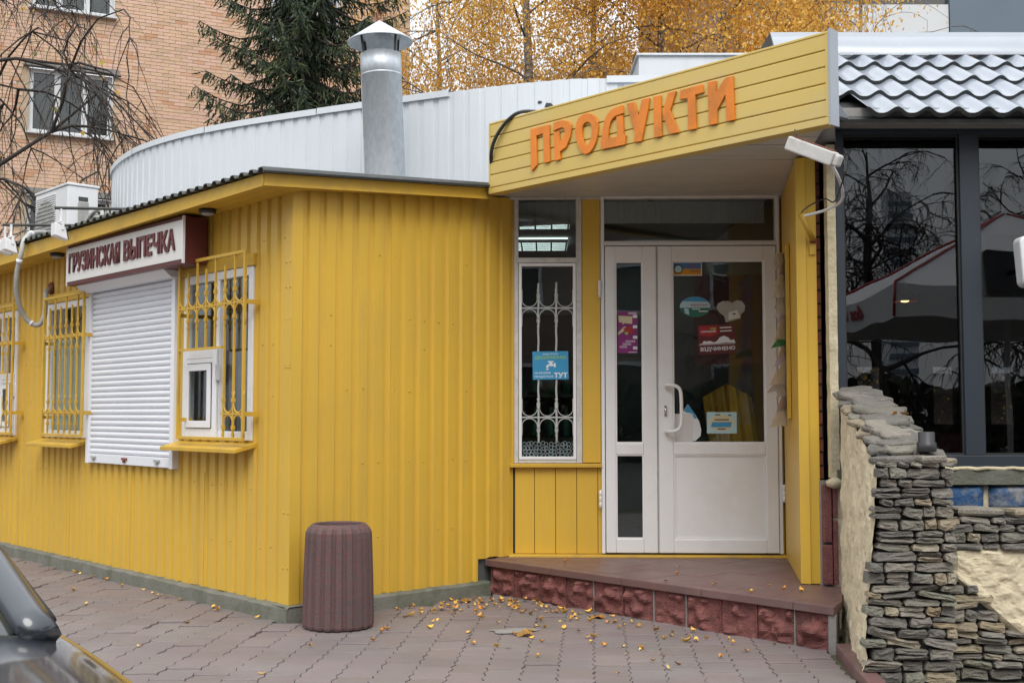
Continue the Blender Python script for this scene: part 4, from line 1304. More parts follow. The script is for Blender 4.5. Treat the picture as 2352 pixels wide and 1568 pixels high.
LET = {
'П': [[(0.552,0.355),(0.723,0.354),(0.727,0.115),(0.673,0.115),(0.667,0.307),(0.605,0.302),(0.61,0.112),(0.563,0.082),(0.556,0.087)]],
'Р': [[(0.762,0.357),(0.803,0.362),(0.845,0.36),(0.895,0.342),(0.916,0.317),(0.92,0.292),(0.907,0.24),(0.87,0.183),(0.817,0.165),(0.821,0.115),(0.77,0.115),(0.764,0.296),(0.811,0.297),(0.815,0.223),(0.845,0.245),(0.857,0.264),(0.862,0.291),(0.857,0.305),(0.841,0.314),(0.803,0.313),(0.758,0.304)]],
'О': [[(1.059,0.364),(1.095,0.351),(1.123,0.327),(1.141,0.294),(1.144,0.264),(1.14,0.217),(1.126,0.173),(1.106,0.144),(1.082,0.121),(1.058,0.113),(1.038,0.112),(1.013,0.124),(0.989,0.148),(0.969,0.188),(0.957,0.232),(0.951,0.266),(0.955,0.298),(0.966,0.329),(0.986,0.352),(1.023,0.363)],[(1.055,0.31),(1.077,0.301),(1.089,0.283),(1.095,0.249),(1.091,0.22),(1.078,0.187),(1.065,0.171),(1.05,0.167),(1.036,0.173),(1.024,0.19),(1.014,0.222),(1.01,0.246),(1.01,0.273),(1.018,0.295),(1.035,0.307)]],
'Д': [[(1.173,0.119),(1.162,0.17),(1.172,0.174),(1.175,0.205),(1.182,0.245),(1.198,0.292),(1.222,0.326),(1.253,0.346),(1.295,0.355),(1.341,0.358),(1.352,0.307),(1.291,0.303),(1.264,0.292),(1.244,0.269),(1.233,0.236),(1.228,0.202),(1.228,0.179),(1.302,0.175),(1.295,0.296),(1.344,0.297),(1.351,0.176),(1.368,0.172),(1.36,0.117)]],
'У': [[(1.375,0.36),(1.432,0.359),(1.468,0.268),(1.495,0.361),(1.553,0.359),(1.542,0.294),(1.489,0.115),(1.431,0.119),(1.439,0.176)]],
'К': [[(1.582,0.359),(1.636,0.358),(1.643,0.118),(1.587,0.118)],[(1.693,0.362),(1.752,0.359),(1.706,0.254),(1.767,0.118),(1.704,0.12),(1.655,0.238),(1.653,0.261)]],
'Т': [[(1.784,0.357),(1.937,0.359),(1.946,0.311),(1.887,0.309),(1.893,0.116),(1.837,0.118),(1.834,0.3),(1.775,0.305)]],
'И': [[(1.975,0.363),(2.031,0.36),(2.032,0.291),(2.084,0.352),(2.107,0.363),(2.146,0.362),(2.153,0.118),(2.101,0.119),(2.096,0.269),(2.037,0.193),(2.036,0.119),(1.982,0.119)]]}
ls = thing('shop_name_letters', 'orange cut-out letters ПРОДУКТИ fixed to the canopy face', 'sign', FC @ T(0, 0, 2.67))
for ch, polys in LET.items():
    bm = bmesh.new()
    if ch == 'О':
        n_ = len(polys[0])
        # ring: match outer and inner by resampling the inner outline
        outer = polys[0]; inner = polys[1]
        cxo = sum(p[0] for p in inner) / len(inner); czo = sum(p[1] for p in inner) / len(inner)
        inn_ = []
        for (x, z) in outer:
            a = math.atan2(z - czo, x - cxo)
            best = min(inner, key=lambda q: abs((math.atan2(q[1] - czo, q[0] - cxo) - a + PI) % (2 * PI) - PI))
            inn_.append(best)
        m = MB()
        vs = []
        for y_ in (-0.031, -0.019):
            vs += [(x, y_, z) for x, z in outer] + [(x, y_, z) for x, z in inn_]
        fs = []
        for i in range(n_):
            j = (i + 1) % n_
            fs += [(i, j, n_ + j, n_ + i), (2 * n_ + j, 2 * n_ + i, 3 * n_ + i, 3 * n_ + j), (j, i, 2 * n_ + i, 2 * n_ + j), (n_ + i, n_ + j, 3 * n_ + j, 3 * n_ + i)]
        m.add(vs, fs)
    else:
        m = MB()
        for pl_ in polys: m.prism_y(pl_, -0.031, -0.019)
    bm.free()
    o = m.build('letter', M_orange, ls, bevel=0.0015)
    bm = bmesh.new(); bm.from_mesh(o.data); bmesh.ops.recalc_face_normals(bm, faces=bm.faces); bm.to_mesh(o.data); bm.free()

cb = MB().tube(catmull([P3(FC, 0.10, 0.05, 2.80), (-0.139, 7.73, 2.916), (-0.110, 7.69, 3.02), (-0.03, 7.62, 3.12), (0.06, 7.58, 3.168), (0.197, 7.62, 3.175), (0.3, 7.66, 3.16)], 6), 0.012, 8).build('black_cable', M_black)
tag(cb, 'thick black cable curving over the left end of the canopy', 'cable')

# broken lamp fitting hanging at the canopy corner, its cable, and a flag holder
fx = thing('hanging_lamp_fitting', 'white lamp fitting hanging askew from the canopy corner', 'lamp')
A_, B_ = Vector((1.435, 6.02, 2.60)), Vector((1.635, 5.80, 2.455))
d_ = (B_ - A_).normalized()
up_ = Vector((0, 0, 1)) - d_ * d_.z; up_.normalize(); sd_ = d_.cross(up_)
def fxbox(a, b_, h0, h1, w0, w1):
    p = []
    for hh in (h0, h1):
        for (q, ww) in ((a, w0), (b_, w0), (b_, w1), (a, w1)):
            p.append(A_ + d_ * q + up_ * hh + sd_ * ww)
    return p
lf = (B_ - A_).length
MB().hexa(fxbox(0.0, lf - 0.03, -0.036, 0.036, -0.026, 0.026)).build('housing', M_offw, fx, bevel=0.008)
MB().hexa(fxbox(lf - 0.029, lf + 0.006, -0.030, 0.032, -0.022, 0.022)).build('end_cap', M_offw, fx, bevel=0.012)
MB().hexa(fxbox(0.03, lf - 0.05, 0.037, 0.042, -0.02, 0.02)).build('rusty_backplate', M_redbrick, fx)
MB().tube([A_ + d_ * 0.03 + up_ * 0.05, A_ + Vector((0.03, 0.05, 0.13))], 0.004, 6).build('hanger', M_dark, fx)
wr = MB().tube(catmull([(1.610, 5.86, 2.455), (1.67, 5.95, 2.405), (1.752, 6.17, 2.375), (1.80, 6.38, 2.358), (1.784, 6.55, 2.350), (1.719, 6.65, 2.338), (1.657, 6.68, 2.328)], 6), 0.0085, 7).build('white_cable', M_pvc)
tag(wr, 'white cable sagging from the broken lamp fitting to the yellow post', 'cable')
wr = MB().tube(catmull([(1.655, 5.77, 2.40), (1.72, 6.2, 2.33), (1.774, 6.6, 2.415), (1.72, 6.68, 2.398), (1.668, 6.68, 2.36), (1.654, 6.68, 2.330)], 6), 0.004, 6).build('black_wire', M_black)
tag(wr, 'thin black wire drooping beside the white cable', 'cable')
fh = thing('flag_holder', 'slanting yellow tube bracket on the yellow corner post', 'bracket')
MB().tube([(1.653, 6.67, 2.338), (1.740, 6.752, 2.205)], 0.016, 10).build('socket_tube', M_yel2, fh)
MB().tube([(1.728, 6.758, 2.20), (1.760, 6.762, 2.20)], 0.014, 8).build('rusty_foot', M_redbrick, fh)

# notice board on the return wall with torn papers
FR = frame((1.868, 8.10), (1.655 - 1.868, 6.80 - 8.10))     # x runs forward along the return wall, y points away from the doorway
nb = MB(); nb.box(0.78, 0.80, -0.028, -0.003, 1.17, 2.26); nb.box(0.30, 0.779, -0.02, -0.003, 1.17, 2.26)
FRi = FR
b_o = nb.build('notice_board', M_yel2, None, FR.copy(), bevel=0.003)
tag(b_o, 'yellow notice board on the side wall of the entrance', 'notice board')
zz = 1.12
k = 0
while zz < 2.2:
    w = rnd.uniform(0.06, 0.12); h_ = rnd.uniform(0.05, 0.10)
    mat = M_paper3 if k == 9 else (M_paper2 if k % 5 == 2 else M_paper)
    x = 0.66 + rnd.uniform(-0.05, 0.03)
    fold = rnd.uniform(0.045, 0.125)
    m = MB()
    m.add([(x, -0.0225, zz), (x + w * 0.5, -0.026 - fold * 0.4, zz + 0.005), (x + w, -0.03 - fold, zz - 0.01), (x, -0.0225, zz + h_), (x + w * 0.5, -0.024 - fold * 0.2, zz + h_), (x + w, -0.027 - fold * 0.6, zz + h_ - 0.012),
           (x, -0.0215, zz), (x + w * 0.5, -0.025 - fold * 0.4, zz + 0.005), (x + w, -0.029 - fold, zz - 0.01), (x, -0.0215, zz + h_), (x + w * 0.5, -0.023 - fold * 0.2, zz + h_), (x + w, -0.026 - fold * 0.6, zz + h_ - 0.012)],
          [(0, 1, 4, 3), (1, 2, 5, 4), (7, 6, 9, 10), (8, 7, 10, 11), (0, 6, 7, 1), (1, 7, 8, 2), (3, 4, 10, 9), (4, 5, 11, 10), (2, 8, 11, 5), (0, 3, 9, 6)])
    o = m.build('paper_notice', mat, None, FR.copy())
    tag(o, 'torn paper notice curling off the yellow board beside the door', 'notice', 'notices on the yellow board')
    zz += h_ * rnd.uniform(0.6, 0.85)
    k += 1

# ================================================================== entrance platform
plat = thing('entrance_platform', 'wedge-shaped red tiled entrance step faced with rough red stone blocks', 'step')
FP = frame((PJ.x, PJ.y), -dB)
FPi = FP.inverted()
def toP(x, y):
    q = FPi @ Vector((x, y, 0)); return (q.x, q.y)
EDGE = 2.635
core = [(0.0, 0.035), (EDGE - 0.01, 0.035), toP(1.70, 6.2), toP(1.86, 6.75), toP(1.93, 8.2), toP(-0.05, 8.2)]
MB().prism_z(core, -0.03, 0.183).build('core', M_moss, plat, FP.copy())
slab = [(-0.02, -0.012), (EDGE + 0.008, -0.012), toP(1.72, 6.2), toP(1.88, 6.75), toP(1.95, 8.2), toP(-0.05, 8.2)]
# top slab as tiles running parallel to the front edge
def clip_poly(poly, n, d):
    out = []
    for i in range(len(poly)):
        a, b_ = Vector(poly[i]), Vector(poly[(i + 1) % len(poly)])
        da, db = a.dot(n) - d, b_.dot(n) - d
        if da >= 0: out.append(a)
        if (da >= 0) != (db >= 0):
            t_ = da / (da - db); out.append(a.lerp(b_, t_))
    return [(p.x, p.y) for p in out]
ys = [-0.012, 0.075]
while ys[-1] < 2.6: ys.append(ys[-1] + 0.30)
for j in range(len(ys) - 1):
    row = clip_poly(clip_poly(slab, Vector((0, 1)), ys[j] + 0.0012), Vector((0, -1)), -(ys[j + 1] - 0.0012))
    if len(row) < 3: continue
    xa = -3.0 + (0.15 if j % 2 else 0)
    step = 0.30 if j else 0.60
    while xa < 3.2:
        cell = clip_poly(clip_poly(row, Vector((1, 0)), xa + 0.0012), Vector((-1, 0)), -(xa + step - 0.0012)) if len(row) > 2 else []
        if len(cell) >= 3:
            z_ = 0.228 + rnd.uniform(-0.001, 0.001)
            MB().prism_z(cell, 0.184, z_).build('floor_tile', M_redtile, plat, FP.copy(), bevel=0.004 if j == 0 else 0.0015)
        xa += step
# rough stone blocks on the riser
nb_ = 11
bw = EDGE / nb_
for k in range(nb_):
    m = MB()
    n_ = 16
    vs = []; fs = []
    last = (k == nb_ - 1)
    flip = k in (5, 6, 7)
    for j in range(n_ + 1):
        for i in range(n_ + 1):
            u_, v_ = i / n_, j / n_
            edge = min(u_, 1 - u_, v_, 1 - v_)
            body = min(1.0, edge * 9)
            # one bossed diamond per block, high or low, plus broken facets
            cz = 0.40 if flip else 0.62
            dd = abs(u_ - 0.45) / 0.34 + abs(v_ - cz) / 0.34
            boss = max(0.0, 1 - dd)
            sx = mnoise.noise(Vector((u_ * 3.2 + k * 7.1, v_ * 3.2, 1.7 * k)))
            cellv = mnoise.voronoi(Vector((u_ * 2.6 + k * 3.3, v_ * 2.6, k)))[0][0]
            y_ = 0.020 - body * (0.006 + 0.036 * (boss ** 0.8) + 0.028 * sx + 0.075 * (0.45 - cellv) + 0.006 * mnoise.noise(Vector((u_ * 9 + k, v_ * 9, 4))))
            y_ = min(y_ - 0.004 * body, 0.022)
            vs.append((k * bw + 0.004 + u_ * (bw - 0.008), y_, -0.012 + v_ * 0.193))
    for j in range(n_):
        for i in range(n_):
            a = j * (n_ + 1) + i
            fs.append((a, a + 1, a + n_ + 2, a + n_ + 1))
    # sides back to the core
    ring_ = [i for i in range(n_ + 1)] + [(j + 1) * (n_ + 1) + n_ for j in range(n_)] + [n_ * (n_ + 1) + n_ - 1 - i for i in range(n_)] + [(n_ - 1 - j) * (n_ + 1) for j in range(n_ - 1)]
    o_ = len(vs)
    for i in ring_: vs.append((vs[i][0], 0.034, vs[i][2]))
    for q in range(len(ring_)):
        r2 = (q + 1) % len(ring_)
        fs.append((ring_[r2], ring_[q], o_ + q, o_ + r2))
    m.add(vs, fs)
    m.build('stone_block', M_redst, plat, FP.copy())
    if k:
        MB().box(k * bw - 0.003, k * bw + 0.003, 0.010, 0.033, -0.015, 0.182).build('mortar_joint', M_moss if k in (4, 6, 7, 10) else M_redst, plat, FP.copy())
MB().prism_z([(EDGE - 0.03, 0.0), (EDGE + 0.012, 0.004), toP(1.70, 6.2), (EDGE - 0.06, 0.034)], -0.02, 0.183).build('corner_render', M_moss, plat, FP.copy(), bevel=0.006)

# ================================================================== concrete litter bin
bn = thing('litter_bin', 'fluted reddish concrete litter bin standing at the kiosk corner', 'bin', T(-0.985, 6.74, 0))
m = MB()
seg = 160
prof_ = [(0.150, 0.004), (0.196, 0.006), (0.202, 0.02), (0.198, 0.25), (0.189, 0.50), (0.186, 0.535), (0.172, 0.558), (0.150, 0.578), (0.143, 0.580), (0.138, 0.572), (0.135, 0.30), (0.02, 0.29)]
vs = []; fs = []
for pi_, (r_, z_) in enumerate(prof_):
    for k in range(seg):
        a = 2 * PI * k / seg
        groove = 0.0
        if 1 <= pi_ <= 5: groove = (0.014 if k % 8 == 0 else 0.011 if k % 8 in (1, 7) else 0.0)
        if pi_ == 6: groove = 0.007 if k % 8 in (0, 1, 7) else 0.0
        rr_ = r_ - groove + 0.0012 * mnoise.noise(Vector((math.cos(a) * 9, math.sin(a) * 9, z_ * 14)))
        vs.append((rr_ * math.cos(a), rr_ * math.sin(a), z_))
for i in range(len(prof_) - 1):
    for k in range(seg):
        a = i * seg + k; b_ = i * seg + (k + 1) % seg
        fs.append((a, b_, b_ + seg, a + seg))
fs.append(tuple(range((len(prof_) - 1) * seg, len(prof_) * seg)))
m.add(vs, fs)
m.build('bin_body', M_bin, bn)
m = MB(); m.lathe([(0.14, 0.30), (0.132, 0.37), (0.05, 0.40), (0.01, 0.39)], 24); m.build('litter', M_indark, bn)

# ================================================================== restaurant next door
res = thing('restaurant', 'low restaurant building with anthracite glazing and grey metal tile roof', 'restaurant')
GX0, GX1, GY = 1.853, 8.0, 6.70
MB().box(GX0, GX1, GY - 0.03, GY + 0.05, 2.805, 2.90).build('head_frame', M_anth, res, bevel=0.003)
MB().box(GX0, GX1, GY - 0.03, GY + 0.05, 0.899, 0.966).build('bottom_rail', M_anth, res, bevel=0.003)
posts = [(1.853, 1.897), (2.568, 2.676), (3.35, 3.458), (4.13, 4.238), (4.91, 5.018), (5.69, 5.798), (6.47, 6.578), (7.25, 7.358)]
for a, b_ in posts:
    MB().box(a, b_, GY - 0.028, GY + 0.048, 0.9665, 2.8045).build('mullion', M_anth, res, bevel=0.003)
for i in range(len(posts)):
    xa = posts[i][1]; xb = posts[i + 1][0] if i + 1 < len(posts) else GX1
    MB().box(xa, xb, GY + 0.008, GY + 0.014, 0.967, 2.804).build('glass_pane', M_glassd, res)
    if i < 3:
        ring(MB(), xa, xb, 0.967, 2.804, 0.012, GY - 0.012, GY + 0.004).build('gasket', M_black, res)
# base wall under the glazing
MB().box(GX0 - 0.03, GX1, GY + 0.02, GY + 0.22, -0.03, 0.80).build('base_wall', M_plast, res)
m = MB(); vs = []; fs = []
for i in range(61):
    x = GX0 - 0.02 + (GX1 - GX0) * i / 60
    j = 0.01 * mnoise.noise(Vector((x * 7, 3, 1)))
    vs += [(x, GY - 0.03 + j, 0.802), (x, GY - 0.04 + j, 0.885 + j * 0.5), (x, GY + 0.06, 0.893)]
for i in range(60):
    for k in range(2): fs.append((i * 3 + k, i * 3 + 3 + k, i * 3 + 4 + k, i * 3 + 1 + k))
m.add(vs, fs); m.build('concrete_sill', M_conc, res)
m = MB()
pts = [(GX0 + 0.12 + 0.05 * i, GY - 0.035 + 0.006 * math.sin(i * 1.7), 0.892 + 0.004 * math.sin(i * 2.3)) for i in range(60)]
m.tube(pts, [0.009 + 0.004 * abs(math.sin(i * 1.1)) for i in range(60)], 7); m.build('foam_bead', M_foam, res)
xx = 1.96
while xx < 5.0:
    w_ = rnd.uniform(0.30, 0.36)
    m = MB(); n_ = 8; vs = []; fs = []
    for j in range(n_ + 1):
        for i in range(n_ + 1):
            u_, v_ = i / n_, j / n_
            e_ = min(1, min(u_, 1 - u_) * 10, min(v_, 1 - v_) * 10)
            ex = 0.012 * mnoise.noise(Vector((xx * 5 + u_ * 3, v_ * 4, 5)))
            vs.append((xx + u_ * w_, GY + 0.012 - 0.03 * e_ + ex, 0.655 + v_ * 0.14 + (0.015 * mnoise.noise(Vector((xx + u_ * 6, v_, 0))) if v_ in (0, 1) else 0)))
    for j in range(n_):
        for i in range(n_):
            a = j * (n_ + 1) + i; fs.append((a, a + 1, a + n_ + 2, a + n_ + 1))
    m.add(vs, fs, True); m.build('painted_block', M_blue, res)
    xx += w_ + 0.03
# edge build-up beside the yellow post: bricks, black strip, foam strip, red granite slips
for k in range(24):
    z_ = 0.83 + k * 0.078
    MB().box(1.769, 1.792 + rnd.uniform(-0.003, 0.003), 6.80, 6.92, z_, z_ + 0.066).build('brick', M_redbrick, res)
MB().box(1.775, 1.80, 6.815, 6.95, 0.25, 2.70).build('black_strip', M_black, res)
m = MB(); vs = []; fs = []
for i in range(61):
    z_ = 0.84 + 1.9 * i / 60
    a = 0.004 * mnoise.noise(Vector((z_ * 14, 1, 0))); c_ = 0.006 * mnoise.noise(Vector((z_ * 11, 5, 0)))
    vs += [(1.802 + a, GY + 0.03, z_), (1.803 + a, GY - 0.035 + c_, z_), (1.850 + a * 0.5, GY - 0.038 + c_, z_), (1.852, GY + 0.03, z_)]
for i in range(60):
    for k in range(3): fs.append((i * 4 + k, i * 4 + k + 1, i * 4 + 5 + k, i * 4 + 4 + k))
m.add(vs, fs); m.build('foam_strip', M_foam, res)
m = MB(); m.lathe([(0.01, -0.03), (0.045, -0.015), (0.05, 0.01), (0.02, 0.03)], 12, (1.82, GY - 0.03, 0.81)); m.build('foam_blob', M_foam, res)
for (a, b_, z0_, z1_) in ((1.765, 1.812, 0.24, 0.46), (1.765, 1.810, 0.475, 0.80), (1.818, 1.845, 0.24, 0.60), (1.818, 1.846, 0.615, 0.80)):
    MB().box(a, b_, GY + 0.0, GY + 0.05, z0_, z1_).build('granite_slip', M_redst, res, bevel=0.004)
MB().box(1.76, 1.86, GY + 0.051, GY + 0.10, 0.1, 0.82).build('slip_backing', M_moss, res)

# tiled roof: pressed wave tiles, each row stepping over the next
RPX, RPL = 0.1655, 0.352
SL = R(30)
roof = bpy.data.objects.new('tile_roof', MB().box(0, 6.3, 0.0, 1.42, -0.04, -0.022).mesh('tile_roof'))
roof.data.materials.append(M_dark)
col.objects.link(roof); roof.parent = res
roof.matrix_local = T(1.745, 6.37, 2.835) @ RX(SL)
m = MB(); vs = []; fs = []
nx, ny = 12, 5
for j in range(ny + 1):
    v_ = j / ny
    for i in range(nx + 1):
        x_ = RPX * i / nx
        w_ = 0.036 * ((1 + math.cos(2 * PI * i / nx)) / 2) ** 1.5
        vs.append((x_, v_ * (RPL + 0.008), w_ + 0.024 * (1 - v_) ** 1.0 - 0.004))
o_ = len(vs)
for i in range(nx + 1):
    x_ = RPX * i / nx
    w_ = 0.036 * ((1 + math.cos(2 * PI * i / nx)) / 2) ** 1.5
    vs.append((x_, 0.004, w_ - 0.006)); 
for j in range(ny):
    for i in range(nx):
        a = j * (nx + 1) + i; fs.append((a, a + 1, a + nx + 2, a + nx + 1))
m.add(vs, fs, True)
m.add([vs[i] for i in range(nx + 1)] + [vs[o_ + i] for i in range(nx + 1)], [(nx + 1 + i, nx + 2 + i, i + 1, i) for i in range(nx)], False)
m2 = MB()
tile_me = m.mesh('roof_tile'); tile_me.materials.append(M_tile); tile_me.materials.append(M_dark)
for p in tile_me.polygons:
    if p.index >= nx * ny: p.material_index = 1  # lip faces coloured dark to paint the shadow line under each row
for r_ in range(4):
    for c_ in range(37):
        if r_ == 0 and c_ == 0: continue
        o = obj('roof_tile', tile_me, None, roof)
        o.matrix_local = T(0.03 + c_ * RPX, r_ * RPL - 0.02, 0.0)
# ridge flashing, slightly buckled
m = MB(); vs = []; fs = []
nn = 40
for i in range(nn + 1):
    x_ = 1.70 + 6.3 * i / nn
    wv = 0.008 * mnoise.noise(Vector((x_ * 2.2, 0, 0)))
    vs += [(x_, 7.47, 3.515), (x_, 7.475 + wv, 3.56), (x_, 7.60 + wv, 3.705 - 0.004 * i / nn), (x_, 7.95, 3.69)]
for i in range(nn):
    for k in range(3): fs.append((i * 4 + k, i * 4 + 4 + k, i * 4 + 5 + k, i * 4 + 1 + k))
m.add(vs, fs, True); m.build('ridge_flashing', M_flash, res)
MB().add([(1.698, 7.47, 3.505), (1.698, 7.60, 3.70), (1.698, 7.95, 3.69), (1.698, 7.95, 3.45)], [(0, 1, 2, 3)]).build('flashing_end', M_dark, res)
# eave: fascia board and ragged foam under the tiles
MB().box(1.80, GX1, 6.46, 6.66, 2.832, 2.862).build('eave_board', M_moss, res)
m = MB(); vs = []; fs = []
for i in range(121):
    x_ = 1.80 + 5.0 * i / 120
    h_ = 0.05 + 0.022 * mnoise.noise(Vector((x_ * 9, 2, 0))) + 0.018 * max(0, mnoise.noise(Vector((x_ * 23, 8, 0))))
    vs += [(x_, 6.44, 2.895), (x_, 6.43, 2.862 - h_ * 0.5), (x_, 6.452, 2.862 - h_)]
for i in range(120):
    for k in range(2): fs.append((i * 3 + k, i * 3 + 1 + k, i * 3 + 4 + k, i * 3 + 3 + k))
m.add(vs, fs); m.build('eave_foam', M_moss, res)
MB().hexa([(1.748, 6.36, 2.84), (1.83, 6.30, 2.80), (1.83, 6.5, 2.82), (1.748, 6.5, 2.84), (1.748, 6.36, 2.98), (1.765, 6.34, 2.93), (1.80, 6.5, 2.90), (1.748, 6.5, 2.99)]).build('corner_flashing', M_flash, res)
# room inside
m = MB()
m.add([(1.86, 6.80, 0.1), (8, 6.80, 0.1), (8, 11.5, 0.1), (1.86, 11.5, 0.1), (1.86, 6.80, 2.95), (8, 6.80, 2.95), (8, 11.5, 2.95), (1.86, 11.5, 2.95)],
      [(0, 1, 2, 3), (7, 6, 5, 4), (1, 5, 6, 2), (0, 3, 7, 4)])
m.build('dining_room', M_indark, res)
ops = [(3.38, 3.62), (4.12, 4.34), (4.40, 4.45), (4.68, 4.92), (5.15, 5.65), (6.0, 6.5)]
m = MB(); m.box(1.86, 8, 11.5, 11.6, 0.1, 1.10); m.box(1.86, 8, 11.5, 11.6, 1.66, 2.95)
xl = 1.86
for a, b_ in ops + [(8, 8)]:
    m.box(xl, a, 11.5, 11.6, 1.1005, 1.6595); xl = b_
m.build('back_wall', M_indark, res)
for a, b_ in ops: MB().box(a, b_, 11.54, 11.546, 1.1005, 1.6595).build('back_pane', M_glassd, res)  # tinted panes added to dim the bright back openings
sf = thing('sofa', 'dark red upholstered sofa inside the restaurant behind the glass', 'sofa', T(2.85, 7.75, 0.1))
MB().box(-0.28, 0.34, 0.0, 0.5, 0.05, 0.45).build('seat', M_sofa, sf, bevel=0.04)
MB().box(-0.28, 0.34, 0.5, 0.66, 0.05, 0.97).build('backrest', M_sofa, sf, bevel=0.06)
pn = thing('pendant_lamp', 'small lit pendant lamp hanging inside the restaurant', 'lamp', T(3.02, 9.0, 2.06))
MB().tube([(0, 0, 0.12), (0, 0, 0.88)], 0.004, 5).build('cord', M_black, pn)
MB().lathe([(0.09, 0.0), (0.085, 0.03), (0.03, 0.10), (0.012, 0.13)], 20, cap=False).build('shade', M_redbrick, pn)
MB().lathe([(0.005, -0.006), (0.03, 0.0), (0.03, 0.02), (0.01, 0.04)], 12).build('bulb', M_bulb, pn)
tb = thing('table', 'dark table inside the restaurant', 'table', T(3.6, 8.6, 0.1))
MB().box(-0.5, 0.5, -0.35, 0.35, 0.72, 0.76).build('tabletop', M_indark, tb)
MB().box(-0.05, 0.05, -0.05, 0.05, 0.0, 0.719).build('leg', M_indark, tb)
# white rounded light box on the glazing
lb = thing('light_box', 'white rounded light box projecting in front of the restaurant glazing', 'sign', T(2.79, 6.40, 1.89))
rrp = []
for (cx_, cz_, a0_) in ((0.27, 0.23, 0), (0.03, 0.25, 90), (0.045, 0.04, 180), (0.27, 0.04, 270)):
    for k in range(6):
        a = R(a0_ + 18 * k); rrp.append((cx_ + 0.035 * math.cos(a), cz_ + 0.035 * math.sin(a)))
MB().prism_y(rrp, 0.0, 0.10).build('box_body', M_pvc, lb, bevel=0.012)
MB().tube([(0.15, 0.101, 0.14), (0.15, 0.29, 0.14)], 0.015, 8).build('bracket', M_anth, lb)

# ================================================================== dry stone wall beside the entrance
sw = thing('stone_wall', 'low wall of stacked grey slate with cream plaster side beside the entrance', 'stone wall')
m = MB(); vs = []; fs = []
NI, NJ = 36, 36
for j in range(NJ + 1):
    v_ = j / NJ
    for i in range(NI + 1):
        u_ = i / NI                       # 0 back .. 1 front
        y_ = 6.50 - 1.17 * u_
        zt = 1.30 - 0.33 * u_
        xb_, xt_ = 1.80 - 0.235 * u_, 1.815 - 0.165 * u_
        x_ = xb_ + (xt_ - xb_) * v_
        x_ += 0.016 * mnoise.noise(Vector((u_ * 16, v_ * 11, 0))) + 0.007 * mnoise.noise(Vector((u_ * 45, v_ * 26, 3)))
        vs.append((x_, y_, -0.02 + zt * v_))
for j in range(NJ):
    for i in range(NI):
        a = j * (NI + 1) + i; fs.append((a, a + 1, a + NI + 2, a + NI + 1))
m.add(vs, fs); m.build('plaster_face', M_plast, sw)
m = MB()
m.hexa([(1.60, 5.345, -0.03), (1.98, 5.345, -0.03), (2.03, 6.5, -0.03), (1.84, 6.5, -0.03), (1.675, 5.345, 0.97), (1.96, 5.345, 0.97), (2.02, 6.5, 1.29), (1.835, 6.5, 1.29)])
m.box(1.97, 4.6, 5.43, 5.75, -0.03, 0.73)
m.build('core', M_black, sw)
TG = [(1.0, 0.97, 0.93), (0.8, 0.79, 0.77), (1.2, 1.15, 1.06), (0.92, 0.92, 0.84), (1.35, 1.18, 0.92), (0.7, 0.69, 0.67)]
TT = [(1.5, 1.38, 1.08), (1.35, 1.2, 0.9), (1.6, 1.5, 1.25), (1.0, 1.0, 0.95), (0.95, 1.0, 0.85), (1.45, 1.2, 0.85)]
def stone_obj(cx_, cz_, y_, w_, h_, dep, tilt, tint, parent=sw):
    m = MB(); m.cur = tint
    pts = []
    for (sx_, sz_) in ((-1, -0.8), (-0.35, -1), (0.9, -1), (1, 0.1), (0.85, 1), (0.1, 0.9), (-0.85, 1), (-1, 0.1)):
        pts.append((w_ / 2 * sx_ * rnd.uniform(0.90, 1.03), h_ / 2 * sz_ * rnd.uniform(0.70, 1.12)))
    n_ = len(pts)
    skew = rnd.uniform(-0.012, 0.012)
    vs = []
    for (sc, yy, zs) in ((1.0, 0.03, 1), (1.0, -dep * 0.90, 1), (0.955, -dep, 0.90), (0.45, -dep * 1.06, 0.40)):
        for (a, b_) in pts:
            vs.append((a * sc, yy + (rnd.uniform(-0.006, 0.006) if yy < 0 else 0) + skew * (b_ / h_), b_ * zs))
    fs = [tuple(range(n_ * 4 - 1, n_ * 3 - 1, -1))]
    for k in range(3):
        for i in range(n_):
            fs.append((k * n_ + (i + 1) % n_, k * n_ + i, (k + 1) * n_ + i, (k + 1) * n_ + (i + 1) % n_))
    fs = [tuple(reversed(f)) for f in fs]
    m.add(vs, fs)
    return m.build('stone', M_stone, parent, T(cx_, y_, cz_) @ RY(tilt))
def course(x0f, x1f, z0, z1, y, hmin=0.026, hmax=0.056, dep=0.045, skip=None, tan=0.4):
    z_ = z0
    while z_ < z1:
        h_ = min(rnd.uniform(hmin, hmax), z1 - z_ + 0.01)
        x_ = x0f(z_) + rnd.uniform(-0.035, 0.015)
        xe = x1f(z_)
        while x_ < xe - 0.02:
            w_ = min(rnd.choice((0.06, 0.09, 0.12, 0.15, 0.18)) * rnd.uniform(0.85, 1.15), xe - x_ + 0.012)
            zc = z_ + h_ / 2
            if not (skip and skip(x_ + w_ / 2, zc)):
                tint = rnd.choice(TT if rnd.random() < tan * (1.0 - zc) ** 1.5 else TG)
                if h_ > 0.043 and w_ > 0.1 and rnd.random() < 0.3:
                    stone_obj(x_ + w_ / 2, z_ + h_ * 0.24, y, w_ - 0.004, h_ * 0.47, dep * rnd.uniform(0.7, 1.1), rnd.gauss(0, 0.03), tint)
                    stone_obj(x_ + w_ / 2, z_ + h_ * 0.74, y, w_ - 0.006, h_ * 0.47, dep * rnd.uniform(0.7, 1.1), rnd.gauss(0, 0.03), rnd.choice(TG))
                else:
                    stone_obj(x_ + w_ / 2, zc, y, w_ - 0.004, h_ - 0.003, dep * rnd.uniform(0.5, 1.3), rnd.gauss(0.03, 0.08), tint)
            x_ += w_
        z_ += h_
